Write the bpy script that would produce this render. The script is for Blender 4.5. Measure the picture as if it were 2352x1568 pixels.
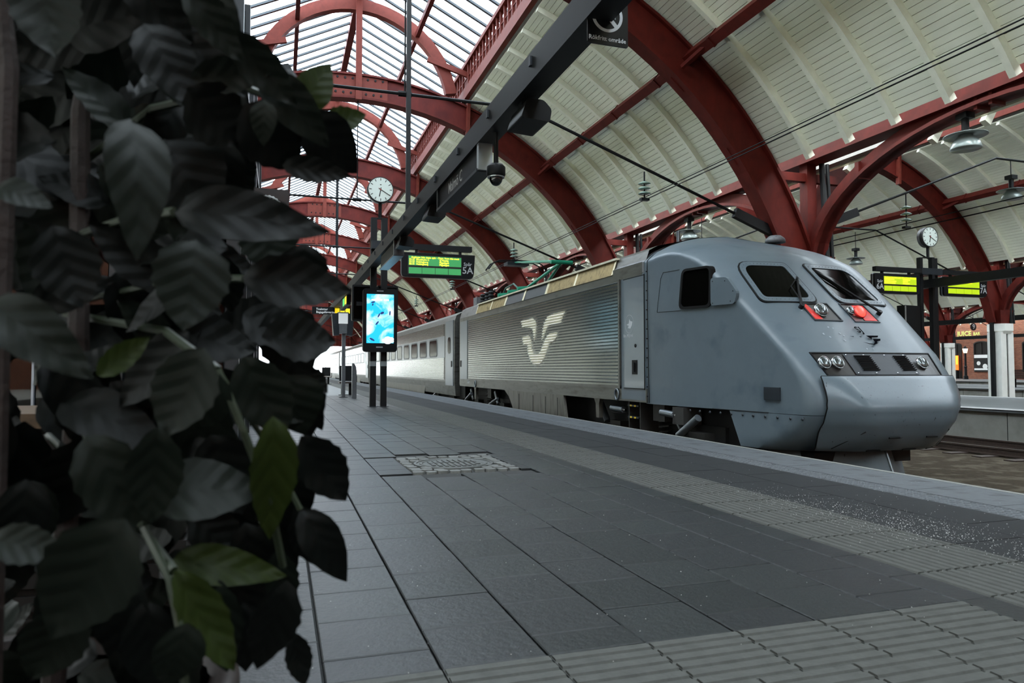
import bpy, math, random
from mathutils import Vector, Matrix
from bisect import bisect
S = bpy.context.scene
COL = S.collection
for o in list(bpy.data.objects): bpy.data.objects.remove(o)
PI = math.pi
def R(a): return math.radians(a)
# ------------------------------------------------------------------ camera, world, exposure
cam = bpy.data.cameras.new('camera'); CAM = bpy.data.objects.new('camera', cam); COL.objects.link(CAM)
cam.lens = 36*1640/2352; cam.sensor_width = 36; cam.clip_start = .05; cam.clip_end = 600
CAM.location = (0, 0, .92); CAM.rotation_euler = (R(90+2.235), 0, -R(17.97))
cam.dof.use_dof = True; cam.dof.focus_distance = 12; cam.dof.aperture_fstop = 5.6
S.camera = CAM
W = bpy.data.worlds.new('overcast_sky'); S.world = W; W.use_nodes = True
wt = W.node_tree; wt.nodes.clear()
wo = wt.nodes.new('ShaderNodeOutputWorld'); wb = wt.nodes.new('ShaderNodeBackground')
wn = wt.nodes.new('ShaderNodeTexNoise'); wn.inputs['Scale'].default_value = 2.0; wn.inputs['Detail'].default_value = 3
wr = wt.nodes.new('ShaderNodeValToRGB')
wr.color_ramp.elements[0].position = .3; wr.color_ramp.elements[0].color = (.84, .94, 1, 1)
wr.color_ramp.elements[1].position = .7; wr.color_ramp.elements[1].color = (.95, 1, 1, 1)
wt.links.new(wn.outputs['Fac'], wr.inputs['Fac']); wt.links.new(wr.outputs['Color'], wb.inputs['Color'])
wt.links.new(wb.outputs['Background'], wo.inputs['Surface'])
wb.inputs['Strength'].default_value = 3.2
vs = S.view_settings; vs.view_transform = 'Standard'; vs.look = 'None'; vs.exposure = 1.85; vs.gamma = 1; vs.use_curve_mapping = False
cy = S.cycles
cy.max_bounces = 8; cy.diffuse_bounces = 5; cy.use_adaptive_sampling = True; cy.adaptive_threshold = .02; cy.glossy_bounces = 3; cy.transmission_bounces = 4; cy.transparent_max_bounces = 8
cy.caustics_reflective = False; cy.caustics_refractive = False; cy.use_denoising = True; cy.sample_clamp_indirect = 6
random.seed(7)
# ------------------------------------------------------------------ materials
def lin(c):
    if isinstance(c, str):
        c = [int(c[i:i+2], 16)/255 for i in (0, 2, 4)]
    return tuple((x/12.92 if x <= .04045 else ((x+.055)/1.055)**2.4) for x in c)
MATS = {}
def M(name, col, rough=.55, metal=0., var=.12, scale=6., bump=0., emit=0., spec=.5, stretch=(1,1,1), coat=0.):
    if name in MATS: return MATS[name]
    m = bpy.data.materials.new(name); m.use_nodes = True; MATS[name] = m
    t = m.node_tree; b = t.nodes['Principled BSDF']; c = lin(col)
    b.inputs['Roughness'].default_value = rough; b.inputs['Metallic'].default_value = metal
    b.inputs['Specular IOR Level'].default_value = spec; b.inputs['Coat Weight'].default_value = coat
    b.inputs['Coat Roughness'].default_value = .08
    if var > 0 or bump > 0:
        tc = t.nodes.new('ShaderNodeTexCoord'); mp = t.nodes.new('ShaderNodeMapping'); mp.inputs['Scale'].default_value = stretch
        n = t.nodes.new('ShaderNodeTexNoise'); n.inputs['Scale'].default_value = scale; n.inputs['Detail'].default_value = 6; n.inputs['Roughness'].default_value = .65
        t.links.new(tc.outputs['Object'], mp.inputs['Vector']); t.links.new(mp.outputs['Vector'], n.inputs['Vector'])
        r = t.nodes.new('ShaderNodeValToRGB')
        r.color_ramp.elements[0].position = .3; r.color_ramp.elements[1].position = .7
        r.color_ramp.elements[0].color = tuple(max(0, x*(1-var)) for x in c)+(1,)
        r.color_ramp.elements[1].color = tuple(min(1, x*(1+var)) for x in c)+(1,)
        t.links.new(n.outputs['Fac'], r.inputs['Fac']); t.links.new(r.outputs['Color'], b.inputs['Base Color'])
        if bump > 0:
            bp = t.nodes.new('ShaderNodeBump'); bp.inputs['Strength'].default_value = bump; bp.inputs['Distance'].default_value = .02
            t.links.new(n.outputs['Fac'], bp.inputs['Height']); t.links.new(bp.outputs['Normal'], b.inputs['Normal'])
    else:
        b.inputs['Base Color'].default_value = c+(1,)
    if emit > 0:
        b.inputs['Emission Color'].default_value = c+(1,); b.inputs['Emission Strength'].default_value = emit
    return m
def glass_mat(name, tint, gloss=.06, trans=.9, rough=.02):
    m = bpy.data.materials.new(name); m.use_nodes = True; t = m.node_tree; t.nodes.clear()
    o = t.nodes.new('ShaderNodeOutputMaterial'); mx = t.nodes.new('ShaderNodeMixShader')
    a = t.nodes.new('ShaderNodeBsdfTransparent'); a.inputs['Color'].default_value = tuple(x*trans for x in lin(tint))+(1,)
    g = t.nodes.new('ShaderNodeBsdfGlossy'); g.inputs['Roughness'].default_value = rough
    mx.inputs['Fac'].default_value = gloss; t.links.new(a.outputs[0], mx.inputs[1]); t.links.new(g.outputs[0], mx.inputs[2]); t.links.new(mx.outputs[0], o.inputs['Surface'])
    MATS[name] = m; return m
def grime(m, col, lo=.55, hi=.7, scale=9., stretch=(1,1,1)):
    """second noise that lays worn / dirty patches of another colour over a material"""
    t = m.node_tree; b = t.nodes['Principled BSDF']; l = b.inputs['Base Color'].links
    tc = t.nodes.new('ShaderNodeTexCoord'); mp = t.nodes.new('ShaderNodeMapping'); mp.inputs['Scale'].default_value = stretch
    n = t.nodes.new('ShaderNodeTexNoise'); n.inputs['Scale'].default_value = scale; n.inputs['Detail'].default_value = 8
    r = t.nodes.new('ShaderNodeValToRGB'); r.color_ramp.elements[0].position = lo; r.color_ramp.elements[1].position = hi
    mx = t.nodes.new('ShaderNodeMix'); mx.data_type = 'RGBA'
    t.links.new(tc.outputs['Object'], mp.inputs['Vector']); t.links.new(mp.outputs['Vector'], n.inputs['Vector']); t.links.new(n.outputs['Fac'], r.inputs['Fac'])
    t.links.new(r.outputs['Color'], mx.inputs['Factor'])
    if l: t.links.new(l[0].from_socket, mx.inputs[6])
    else: mx.inputs[6].default_value = b.inputs['Base Color'].default_value
    mx.inputs[7].default_value = lin(col)+(1,)
    t.links.new(mx.outputs[2], b.inputs['Base Color']); return m
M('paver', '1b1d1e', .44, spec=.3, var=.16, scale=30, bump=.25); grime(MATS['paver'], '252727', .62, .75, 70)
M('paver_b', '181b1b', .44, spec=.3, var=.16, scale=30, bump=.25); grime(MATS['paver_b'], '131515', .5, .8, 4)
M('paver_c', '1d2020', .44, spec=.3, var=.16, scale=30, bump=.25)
M('joint', '1c1d1c', .9, var=.2, scale=20)
M('tactile', '41423f', .7, spec=.22, var=.14, scale=25, bump=.2); grime(MATS['tactile'], '343532', .5, .75, 12)
M('edge_slab', '4b4e51', .7, spec=.22, var=.13, scale=18, bump=.2); grime(MATS['edge_slab'], '303232', .52, .7, 5)
M('edge_lip', '6e6f6b', .7, spec=.22, var=.12, scale=18)
M('asphalt', '191b1c', .7, spec=.22, var=.14, scale=60, bump=.3)
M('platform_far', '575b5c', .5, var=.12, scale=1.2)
M('concrete', '8b8c86', .8, var=.15, scale=2.5, bump=.15); grime(MATS['concrete'], '6c6d68', .52, .75, 1.3)
M('pale_edge', '989998', .6, var=.08, scale=5)
M('ballast', '352e24', .95, spec=.1, var=.35, scale=14, bump=.8); grime(MATS['ballast'], '4c463b', .5, .62, 3)
M('rail_steel', '3a2f29', .5, .3, var=.3, scale=20)
M('rail_head', '7a7470', .35, .8, var=.2, scale=20)
M('red_wood', '541811', .6, spec=.2, var=.2, scale=5, stretch=(1,1,.4), bump=.08); grime(MATS['red_wood'], '430f0b', .5, .75, 2)
M('red_beam', '63291f', .6, spec=.2, var=.16, scale=7, bump=.08)  # same paint as red_wood, lighter where skylight falls; light put into colour
M('white_board', 'eef1dd', .8, var=.07, scale=3, stretch=(1,.25,1), bump=.06); grime(MATS['white_board'], 'e4e6d2', .52, .8, 1.4, (1,.4,1))
M('white_rafter', 'eef0dd', .7, var=.07, scale=5)
M('roof_deck', '6c6a66', .9, var=.1)
M('glazing_bar', '30383d', .5, var=.15)
glass_mat('roof_glass', 'f4f9ff', trans=.96)
M('black_steel', '101214', .5, 0, var=.2, scale=10, spec=.25)
M('black_plastic', '0b0d0f', .5, var=.15, scale=10, spec=.2)
M('dark_grey', '23282d', .45, .1, var=.15, scale=8, spec=.3)
M('rod_black', '0c0d0e', .6, 0, var=.1, spec=.2)
M('zinc', '71777b', .38, .8, var=.12, scale=8)
M('bounce_concrete', 'cbcbc2', .8, var=.08, scale=2)  # only for the added light-bouncing slab on the left
M('left_wall', '86867c', .8, var=.2, scale=.4)
M('pillar_white', 'e4e6e0', .6, var=.06, scale=3)
# ------------------------------------------------------------------ mesh helpers
ORG = {}
class MB:
    def __init__(s): s.v = []; s.f = []; s.mi = []; s.k = 0
    def add(s, vs, fs):
        b = len(s.v); s.v += [tuple(v) for v in vs]; s.f += [tuple(b+i for i in f) for f in fs]; s.mi += [s.k]*len(fs); return s
    def box(s, x0, y0, z0, x1, y1, z1):
        return s.add([(x0,y0,z0),(x1,y0,z0),(x1,y1,z0),(x0,y1,z0),(x0,y0,z1),(x1,y0,z1),(x1,y1,z1),(x0,y1,z1)],
                     [(0,3,2,1),(4,5,6,7),(0,1,5,4),(1,2,6,5),(2,3,7,6),(3,0,4,7)])
    def bar(s, p, q, w, h, up=(0,0,1)):
        p, q = Vector(p), Vector(q); d = (q-p).normalized(); a = d.cross(Vector(up))
        if a.length < 1e-4: a = d.cross(Vector((1,0,0)))
        a.normalize(); u = a.cross(d); a *= w/2; u *= h/2
        return s.add([p-a-u,p+a-u,q+a-u,q-a-u,p-a+u,p+a+u,q+a+u,q-a+u],[(0,3,2,1),(4,5,6,7),(0,1,5,4),(1,2,6,5),(2,3,7,6),(3,0,4,7)])
    def cyl(s, p, q, r, n=8, r2=None):
        p, q = Vector(p), Vector(q); d = (q-p).normalized(); a = d.orthogonal().normalized(); b = d.cross(a); r2 = r if r2 is None else r2
        vs = []
        for c, rr in ((p, r), (q, r2)):
            for i in range(n):
                t = 2*PI*i/n; vs.append(c+(a*math.cos(t)+b*math.sin(t))*rr)
        fs = [(i, (i+1) % n, n+(i+1) % n, n+i) for i in range(n)]+[tuple(range(n))[::-1], tuple(range(n, 2*n))]
        return s.add(vs, fs)
    def tube(s, pts, r, n=6):
        pts = [Vector(p) for p in pts]; vs = []; N = len(pts)
        rs = r if isinstance(r, (list, tuple)) else [r]*N
        ref = None
        for i, p in enumerate(pts):
            d = (pts[min(i+1, N-1)]-pts[max(i-1, 0)]).normalized()
            if ref is None: ref = d.orthogonal().normalized()
            a = (ref-d*ref.dot(d)).normalized(); ref = a; b = d.cross(a)
            vs += [p+(a*math.cos(2*PI*k/n)+b*math.sin(2*PI*k/n))*rs[i] for k in range(n)]
        fs = [(i*n+k, i*n+(k+1) % n, (i+1)*n+(k+1) % n, (i+1)*n+k) for i in range(N-1) for k in range(n)]
        fs += [tuple(range(n))[::-1], tuple(range((N-1)*n, N*n))]
        return s.add(vs, fs)
    def lathe(s, prof, c=(0,0,0), n=16, ax='z'):
        c = Vector(c); vs = []
        for r, h in prof:
            for i in range(n):
                t = 2*PI*i/n; x, y = r*math.cos(t), r*math.sin(t)
                vs.append(c+Vector((x,y,h) if ax == 'z' else ((h,x,y) if ax == 'x' else (y,h,x))))
        fs = [(j*n+i, j*n+(i+1) % n, (j+1)*n+(i+1) % n, (j+1)*n+i) for j in range(len(prof)-1) for i in range(n)]
        if prof[0][0] > 1e-5: fs.append(tuple(range(n))[::-1])
        if prof[-1][0] > 1e-5: fs.append(tuple(range((len(prof)-1)*n, len(prof)*n)))
        return s.add(vs, fs)
    def prism(s, poly, f0, f1):
        n = len(poly); vs = [f0(*p) for p in poly]+[f1(*p) for p in poly]
        return s.add(vs, [tuple(range(n))[::-1], tuple(range(n, 2*n))]+[(i, (i+1) % n, n+(i+1) % n, n+i) for i in range(n)])
    def ring(s, po, pi, f0, f1):
        n = len(po); vs = [f0(*p) for p in po]+[f0(*p) for p in pi]+[f1(*p) for p in po]+[f1(*p) for p in pi]; fs = []
        for i in range(n):
            j = (i+1) % n
            fs += [(i,j,n+j,n+i),(2*n+i,3*n+i,3*n+j,2*n+j),(i,2*n+i,2*n+j,j),(n+i,n+j,3*n+j,3*n+i)]
        return s.add(vs, fs)
    def grid(s, rows):
        n = len(rows[0]); vs = [p for r in rows for p in r]
        return s.add(vs, [(j*n+i, j*n+i+1, (j+1)*n+i+1, (j+1)*n+i) for j in range(len(rows)-1) for i in range(n-1)])
    def arc(s, cx, cz, r0, r1, a0, a1, y0, y1, n=24):
        """ring segment in the XZ plane; angle from vertical, + towards +X"""
        vs = []
        for i in range(n+1):
            a = a0+(a1-a0)*i/n; sn, cs = math.sin(a), math.cos(a)
            for r, y in ((r0,y0),(r1,y0),(r1,y1),(r0,y1)): vs.append((cx+r*sn, y, cz+r*cs))
        fs = [(i*4+k, i*4+(k+1) % 4, i*4+4+(k+1) % 4, i*4+4+k) for i in range(n) for k in range(4)]
        fs += [(3,2,1,0), tuple(n*4+k for k in range(4))]
        return s.add(vs, fs)
    def mesh(s, name, mats, off=(0,0,0), smooth=False):
        me = bpy.data.meshes.new(name); o = Vector(off)
        me.from_pydata([tuple(Vector(v)-o) for v in s.v], [], s.f)
        for m in (mats if isinstance(mats, (list, tuple)) else [mats]): me.materials.append(MATS[m] if isinstance(m, str) else m)
        me.polygons.foreach_set('material_index', s.mi)
        if smooth: me.polygons.foreach_set('use_smooth', [True]*len(me.polygons))
        me.update(); return me
    def build(s, name, mats, par=None, smooth=False, label=None):
        off = ORG.get(par.name, Vector((0,0,0))) if par else Vector((0,0,0))
        o = bpy.data.objects.new(name, s.mesh(name, mats, off, smooth)); COL.objects.link(o)
        if par: o.parent = par; ORG[o.name] = off
        if label: o['label'] = label
        if smooth == 'auto' or smooth == 2:
            md = None
        return o
def fix_smooth(o, ang=35):
    o.data.set_sharp_from_angle(angle=R(ang)); return o
def tag(o, label, cat=None, group=None, kind=None):
    if label: o['label'] = label
    if cat: o['category'] = cat
    if group: o['group'] = group
    if kind: o['kind'] = kind
    return o
def thing(name, label, cat, loc=(0,0,0), group=None, kind=None):
    o = bpy.data.objects.new(name, None); COL.objects.link(o); o.location = loc; o.empty_display_size = .2
    ORG[o.name] = Vector(loc); return tag(o, label, cat, group, kind)
def inst(name, me, par, loc=(0,0,0), rot=None, scale=None):
    o = bpy.data.objects.new(name, me); COL.objects.link(o); o.location = loc
    if rot is not None: o.rotation_euler = rot
    if scale is not None: o.scale = scale
    if par: o.parent = par
    return o
def copy_tree(src, loc, label=None, rz=None, par=None):
    c = src.copy(); COL.objects.link(c); c.parent = par
    if par is None:
        c.location = loc; ORG[c.name] = Vector(loc)
        if rz is not None: c.rotation_euler.z = rz
        if label: c['label'] = label
    for ch in list(src.children): copy_tree(ch, None, par=c)
    return c
def text_mesh(name, txt, size, mat, fn, bold=0., align='CENTER', spacing=1.):
    """flat lettering; fn maps (u, v) in metres to a 3D point"""
    cu = bpy.data.curves.new(name, 'FONT'); cu.body = txt; cu.size = size; cu.align_x = align; cu.align_y = 'CENTER'; cu.offset = bold; cu.space_character = spacing
    cu.resolution_u = 2
    ob = bpy.data.objects.new(name, cu); COL.objects.link(ob)
    dg = bpy.context.evaluated_depsgraph_get(); me0 = bpy.data.meshes.new_from_object(ob.evaluated_get(dg))
    mb = MB(); mb.add([fn(v.co.x, v.co.y) for v in me0.vertices], [tuple(p.vertices) for p in me0.polygons])
    bpy.data.objects.remove(ob); bpy.data.curves.remove(cu); bpy.data.meshes.remove(me0); return mb
def rrect(x0, z0, x1, z1, r, n=4):
    pts = []
    for cx, cz, a in ((x1-r, z0+r, -90), (x1-r, z1-r, 0), (x0+r, z1-r, 90), (x0+r, z0+r, 180)):
        pts += [(cx+r*math.cos(R(a+90*i/n)), cz+r*math.sin(R(a+90*i/n))) for i in range(n+1)]
    return pts
def rpoly(poly, r, n=3):
    """polygon with rounded corners (same point count for any r)"""
    out = []; N = len(poly); rr = r if isinstance(r, (list, tuple)) else [r]*N
    for i in range(N):
        p = Vector(poly[i]); a = (Vector(poly[i-1])-p).normalized()*rr[i]; b = (Vector(poly[(i+1) % N])-p).normalized()*rr[i]
        for k in range(n+1):
            t = k/n; q = (p+a)*(1-t)**2+p*2*t*(1-t)+(p+b)*t*t; out.append((q.x, q.y))
    return out
def interp(tab, z):
    if z <= tab[0][0]: return tab[0][1]
    for (a, b), (c, d) in zip(tab, tab[1:]):
        if z <= c: return b+(d-b)*(z-a)/(c-a)
    return tab[-1][1]
# ------------------------------------------------------------------ ground and platforms
gb = MB().box(-40, -30, -1.4, 75, 220, -.78)
tag(gb.build('ground', 'ballast'), 'dusty brown track bed between the platforms', kind='structure')
floor = thing('floor', 'grey slab-paved platform in the foreground with tactile guide strips', None, (0, 0, 0), kind='structure')
MB().box(-4.6, -30, -.78, 5.17, 130, -.02).build('platform_base', 'joint', floor)
# near paving: running-bond slabs, one object each for the nearest 300, the rest joined
PW = .35; pav = []
for i in range(-4, 8):
    x0 = .135+PW*i; x1 = x0+PW
    if i == 7: x1 = 2.75
    off = (.0 if i % 2 else .175)
    k = 0
    while True:
        y0 = 2.19+off-.35+PW*k; y1 = y0+PW; k += 1
        if y0 > 26: break
        y0 = max(y0, 2.19)
        if y1-y0 < .05: continue
        if x0 < 2.14 and x1 > 1.13 and y0 < 7.5 and y1 > 6.32: continue
        pav.append((x0, x1, y0, y1))
pav.sort(key=lambda p: math.hypot((p[0]+p[1])/2-.8, (p[2]+p[3])/2))
PM = {}
for x0, x1, y0, y1 in pav[:300]:
    key = (round(x1-x0, 3), round(y1-y0, 3)); mt = random.choice(('paver', 'paver', 'paver_b', 'paver_c'))
    if (key, mt) not in PM:
        a, b = key; g = .0035; c = .004
        mb = MB(); mb.add([(g,g,-.02),(a-g,g,-.02),(a-g,b-g,-.02),(g,b-g,-.02),(g,g,-c),(a-g,g,-c),(a-g,b-g,-c),(g,b-g,-c),
                           (g+c,g+c,0),(a-g-c,g+c,0),(a-g-c,b-g-c,0),(g+c,b-g-c,0)],
                          [(0,1,5,4),(1,2,6,5),(2,3,7,6),(3,0,4,7),(4,5,9,8),(5,6,10,9),(6,7,11,10),(7,4,8,11),(8,9,10,11)])
        PM[(key, mt)] = mb.mesh('paver', mt)
    inst('paver', PM[(key, mt)], floor, (x0, y0, random.uniform(-.0025, .0005)), (random.uniform(-.004,.004), random.uniform(-.004,.004), 0))
mb = MB()
for x0, x1, y0, y1 in pav[300:]:
    mb.k = random.choice((0, 0, 1, 2)); mb.box(x0+.0035, y0+.0035, -.02, x1-.0035, y1-.0035, random.uniform(-.002, 0))
o = mb.build('distant_pavers', ['paver', 'paver_b', 'paver_c'], floor); o['kind'] = 'stuff'
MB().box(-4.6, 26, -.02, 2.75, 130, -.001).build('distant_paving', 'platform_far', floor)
MB().box(-4.6, -30, -.02, 2.75, .79, -.001).build('paving_behind', 'paver', floor)
MB().box(-4.6, 2.19, -.02, -1.265, 26, -.001).build('side_paving', 'paver', floor)
# frame around the manhole is filled by its own slabs
mb = MB()
for x0, x1 in ((.835, 1.13), (2.14, 2.235)):
    for k in range(4): mb.box(x0+.003, 6.32+.295*k+.003, -.02, x1-.003, 6.32+.295*(k+1)-.003, -.001)
mb.build('cut_paver', 'paver', floor)
# guide strip: ribbed tiles, ridges run along the platform
def ribbed(w, l, nr, ax):
    mb = MB(); mb.box(.003, .003, -.02, w-.003, l-.003, -.004)
    for i in range(nr):
        if ax == 'y':
            c = w*(i+.5)/nr; h = w/nr*.28
            mb.add([(c-h*1.3,.006,-.004),(c-h,.006,.003),(c+h,.006,.003),(c+h*1.3,.006,-.004),(c-h*1.3,l-.006,-.004),(c-h,l-.006,.003),(c+h,l-.006,.003),(c+h*1.3,l-.006,-.004)],
                   [(0,1,5,4),(1,2,6,5),(2,3,7,6),(0,3,2,1),(4,5,6,7)])
        else:
            c = l*(i+.5)/nr; h = l/nr*.28
            mb.add([(.006,c-h*1.3,-.004),(.006,c-h,.003),(.006,c+h,.003),(.006,c+h*1.3,-.004),(w-.006,c-h*1.3,-.004),(w-.006,c-h,.003),(w-.006,c+h,.003),(w-.006,c+h*1.3,-.004)],
                   [(0,4,5,1),(1,5,6,2),(2,6,7,3),(0,1,2,3),(4,7,6,5)])
    return mb.mesh('tactile_tile', 'tactile')
tA = ribbed(.325, .35, 6, 'y'); tB = ribbed(.35, .35, 6, 'x')
for k in range(-2, 66):
    for c in range(2): inst('tactile_tile', tA, floor, (2.75+.325*c, 2.19+.35*k, random.uniform(-.001, .0005)))
MB().box(2.75, 25.3, -.02, 3.4, 130, -.001).build('distant_guide_strip', 'tactile', floor)
MB().box(2.75, -30, -.02, 3.4, 1.49, -.001).build('guide_strip_behind', 'tactile', floor)
for j in range(4):
    for i in range(-2, 8):
        if .135+.35*i+.35 > 2.75: continue
        inst('tactile_tile', tB, floor, (.135+.35*i+(.175 if j % 2 else 0), 2.19-.35*(j+1), random.uniform(-.001, .0005)))
MB().box(-4.6, .79, -.02, -.565, 2.19, -.001).build('paving_corner', 'paver', floor)
MB().box(2.585, .79, -.02, 2.75, 2.19, -.002).build('paving_corner', 'paver_b', floor)
# dark band, dotted warning row and pale edge slabs towards the track
def slab(w, l, m, g=.004):
    mb = MB(); c = .004
    mb.box(g, g, -.02, w-g, l-g, 0); return mb.mesh('slab', m)
sD = slab(.475, .7, 'asphalt'); sE = slab(.6, .7, 'edge_slab'); sL = slab(.06, 1.4, 'edge_lip', .002)
mb = MB(); mb.box(.003, .003, -.02, .247, .347, -.003)
for i in range(4):
    for j in range(6): mb.lathe([(.02, -.003), (.014, .003)], (.03+.061*i, .03+.058*j, 0), 6)
sW = mb.mesh('warning_tile', 'edge_slab')
for k in range(-2, 34):
    for c in range(2): inst('slab', sD, floor, (3.4+.475*c, 1.5+.7*k+(.35 if c else 0), random.uniform(-.002, 0)))
    inst('edge_slab', sE, floor, (4.6, 1.5+.7*k, random.uniform(-.001, 0)))
for k in range(-2, 34): inst('warning_tile', sW, floor, (4.35, 1.5+.35*k, 0))
for k in range(-1, 17): inst('edge_lip', sL, floor, (5.185, 1.5+1.4*k, .002))
MB().box(3.4, 25.0, -.02, 4.35, 130, -.002).build('distant_dark_band', 'asphalt', floor)
MB().box(4.35, 13.4, -.02, 4.6, 130, -.001).build('distant_warning_row', 'edge_slab', floor)
MB().box(4.6, 25.3, -.02, 5.24, 130, -.001).build('distant_edge', 'edge_slab', floor)
MB().box(3.4, -30, -.02, 5.24, .1, -.001).build('edge_behind', 'asphalt', floor)
# grit and salt spilled over the strip
mb = MB(); rg = random.Random(3)
for i in range(2600):
    u = rg.gauss(0, 1); y = 3.0+abs(rg.gauss(0, .9))*rg.choice((-1, 1, 1)); x = 3.55+.22*rg.gauss(0, 1)-.12*(y-3)
    if not 1.6 < y < 6.2: continue
    r = rg.uniform(.001, .0033)*(1 if rg.random() < .9 else 1.8); a = rg.uniform(0, 6)
    mb.add([(x+r*math.cos(a), y+r*math.sin(a), .002), (x+r*math.cos(a+2.1), y+r*math.sin(a+2.1), .002), (x+r*math.cos(a+4.2), y+r*math.sin(a+4.2), .002), (x, y, .002+r)], [(0,1,3),(1,2,3),(2,0,3)])
for i in range(500):
    x = rg.uniform(-.6, 5); y = rg.uniform(2, 6.2); r = rg.uniform(.001, .0035); a = rg.uniform(0, 6)
    mb.add([(x+r*math.cos(a), y+r*math.sin(a), .002), (x+r*math.cos(a+2.1), y+r*math.sin(a+2.1), .002), (x+r*math.cos(a+4.2), y+r*math.sin(a+4.2), .002), (x, y, .002+r)], [(0,1,3),(1,2,3),(2,0,3)])
M('grit', '9a9b98', .8, var=0)
tag(mb.build('grit', 'grit'), 'white grit scattered over the ribbed guide strip', 'grit', kind='stuff')
# other platforms
def platform(x0, x1, lab, lips=True):
    r = thing('floor', lab, None, (x0, 0, 0), kind='structure')
    MB().box(x0+.12, -30, -.78, x1-.12, 130, -.06).build('platform_wall', 'concrete', r)
    MB().box(x0, -30, -.06, x1, 130, -.001).build('platform_surface', 'platform_far', r)
    mb = MB()
    for xx in ((x0, x0+.55), (x1-.55, x1)): mb.box(xx[0], -30, -.02, xx[1], 130, .004)
    mb.build('edge_band', 'pale_edge', r)
    mb = MB()
    for k in range(-4, 40): mb.box(x0+.115, 3*k, -.78, x0+.125, 3*k+.015, -.06)
    mb.build('wall_joint', 'joint', r)
platform(15.6, 23.0, 'grey platform beyond the second track with a pale edge band')
platform(32.3, 40.3, 'third platform across the hall with a bench on it')
lf_ = MB().box(-14.9, -21.5, -.78, -7.4, 130, .0).build('floor', 'bounce_concrete'); tag(lf_, 'pale concrete slab added on the far left to bounce light into the hall', kind='structure')  # out-of-view slab, added to bounce light onto train side and vault
platform(51.0, 63.2, 'farthest platform in front of the brick station building')
# ------------------------------------------------------------------ rails
def track(xc, y0, y1, lab):
    t = thing('railway_track', lab, 'track', (xc, y0, -.78))
    for sx in (-.7175, .7175):
        p = [(-.07,0),(-.07,.015),(-.012,.03),(-.012,.11),(-.035,.12),(-.035,.15),(.035,.15),(.035,.12),(.012,.11),(.012,.03),(.07,.015),(.07,0)]
        mb = MB(); mb.prism(p, lambda a, b: (xc+sx+a, y0, -.78+.02+b), lambda a, b: (xc+sx+a, y1, -.78+.02+b)); rail = mb.build('rail', 'rail_steel', t)
        MB().box(xc+sx-.03, y0, -.609, xc+sx+.03, y1, -.607).build('rail_head', 'rail_head', rail)
    mb = MB(); y = y0
    sl = MB().box(-1.25, -.11, 0, 1.25, .11, .03).mesh('sleeper', 'rail_steel')
    n = 0
    while y < min(y1, y0+60):
        inst('sleeper', sl, t, (0, y-y0+.3, -.01)); y += .65
track(6.97, -10, 120, 'track that the grey train stands on')
track(14.1, -10, 100, 'empty track with rusty rails right of the train nose')
# ------------------------------------------------------------------ roof halls
FR = [12.8+8.5*k for k in range(-4, 11)]
Y0, Y1 = FR[0], FR[-1]
ORD = ['nearest', 'second', 'third', 'fourth', 'fifth', 'sixth', 'seventh', 'eighth', 'ninth', 'tenth', 'eleventh', 'twelfth', 'thirteenth', 'fourteenth']
def frame(xc, Rm, zc, y, lab, full, ties=True):
    t = thing('arched_rib', lab, None, (xc, y, 0), kind='structure')
    a = math.acos((2.95-zc)/Rm)
    mb = MB(); mb.arc(xc, zc, Rm-.36, Rm+.36, -a, a, y-.1, y+.1, 44)
    mb.build('web', 'red_wood', t)
    for r0, r1 in ((Rm+.32, Rm+.38), (Rm-.38, Rm-.32)):
        mb = MB(); mb.arc(xc, zc, r0, r1, -a, a, y-.19, y+.19, 44); mb.build('flange', 'red_wood', t)
    mb = MB(); zt = zc+Rm
    for s in (-1, 1):
        for aa in (23, 40.5, 53):
            u = R(aa)*s; p = Vector((math.sin(u), 0, math.cos(u))); c = Vector((xc, y, zc))
            MB().bar(c+p*(Rm-.4), c+p*(Rm+.38), .40, .05, up=(0, 1, 0)).build('stiffener', 'red_wood', t)
    zs = zt-.35
    Ru, zu = 2.85, zt-.37
    mb = MB(); mb.arc(xc, zu, Ru-.17, Ru+.17, -R(80), R(80), y-.12, y+.12, 28); mb.build('skylight_arch', 'red_beam', t)
    if full:
        MB().box(xc-.09, y-.24, zt-.42, xc+.09, y-.12, zt+2.75).build('king_post', 'red_beam', t)
        mb = MB(); mb.box(xc-.85, y-.14, zt-.36, xc+.85, y-.1, zt+.36); sp = mb.build('splice_plate', 'red_beam', t)
        mb = MB()
        for i in range(-3, 4):
            for dz in (-.22, .22):
                if i: mb.cyl((xc+.22*i+.05*(dz > 0), y-.16, zt+dz), (xc+.22*i+.05*(dz > 0), y-.13, zt+dz), .035, 6)
        mb.build('bolt', 'rod_black', sp)
        for s in (-1, 1):
            MB().bar((xc+s*2.05, y-.17, zt+1.08), (xc+s*3.4, y-.17, zt+.72), .1, .16).build('strut', 'red_beam', t)
            MB().bar((xc+s*3.38, y-.17, zt+1.0), (xc+s*3.3, y-.17, zt-1.3), .1, .18, up=(0, 1, 0)).build('hanger_board', 'red_beam', t)
    if ties:
        zT = zc+5.73; k = Rm-.57
        mb = MB().tube([(xc-k, y, zT-2.26), (xc-2.3, y, zT), (xc+2.3, y, zT), (xc+k, y, zT-2.26)], .03, 6); mb.build('tie_rod', 'rod_black', t)
        for s in (-1, 1): MB().bar((xc+s*(k-.3), y, zT-2.15), (xc+s*(k-1.5), y, zT-1.7), .12, .2, up=(0, 0, 1)).build('tie_bracket', 'black_steel', t)
        MB().cyl((xc, y, zT), (xc, y, zt-.36), .016, 6).build('hanger_rod', 'rod_black', t)
        MB().cyl((xc-.12, y, zT), (xc+.12, y, zT), .055, 8).build('turnbuckle', 'rod_black', t)
    return t
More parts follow.
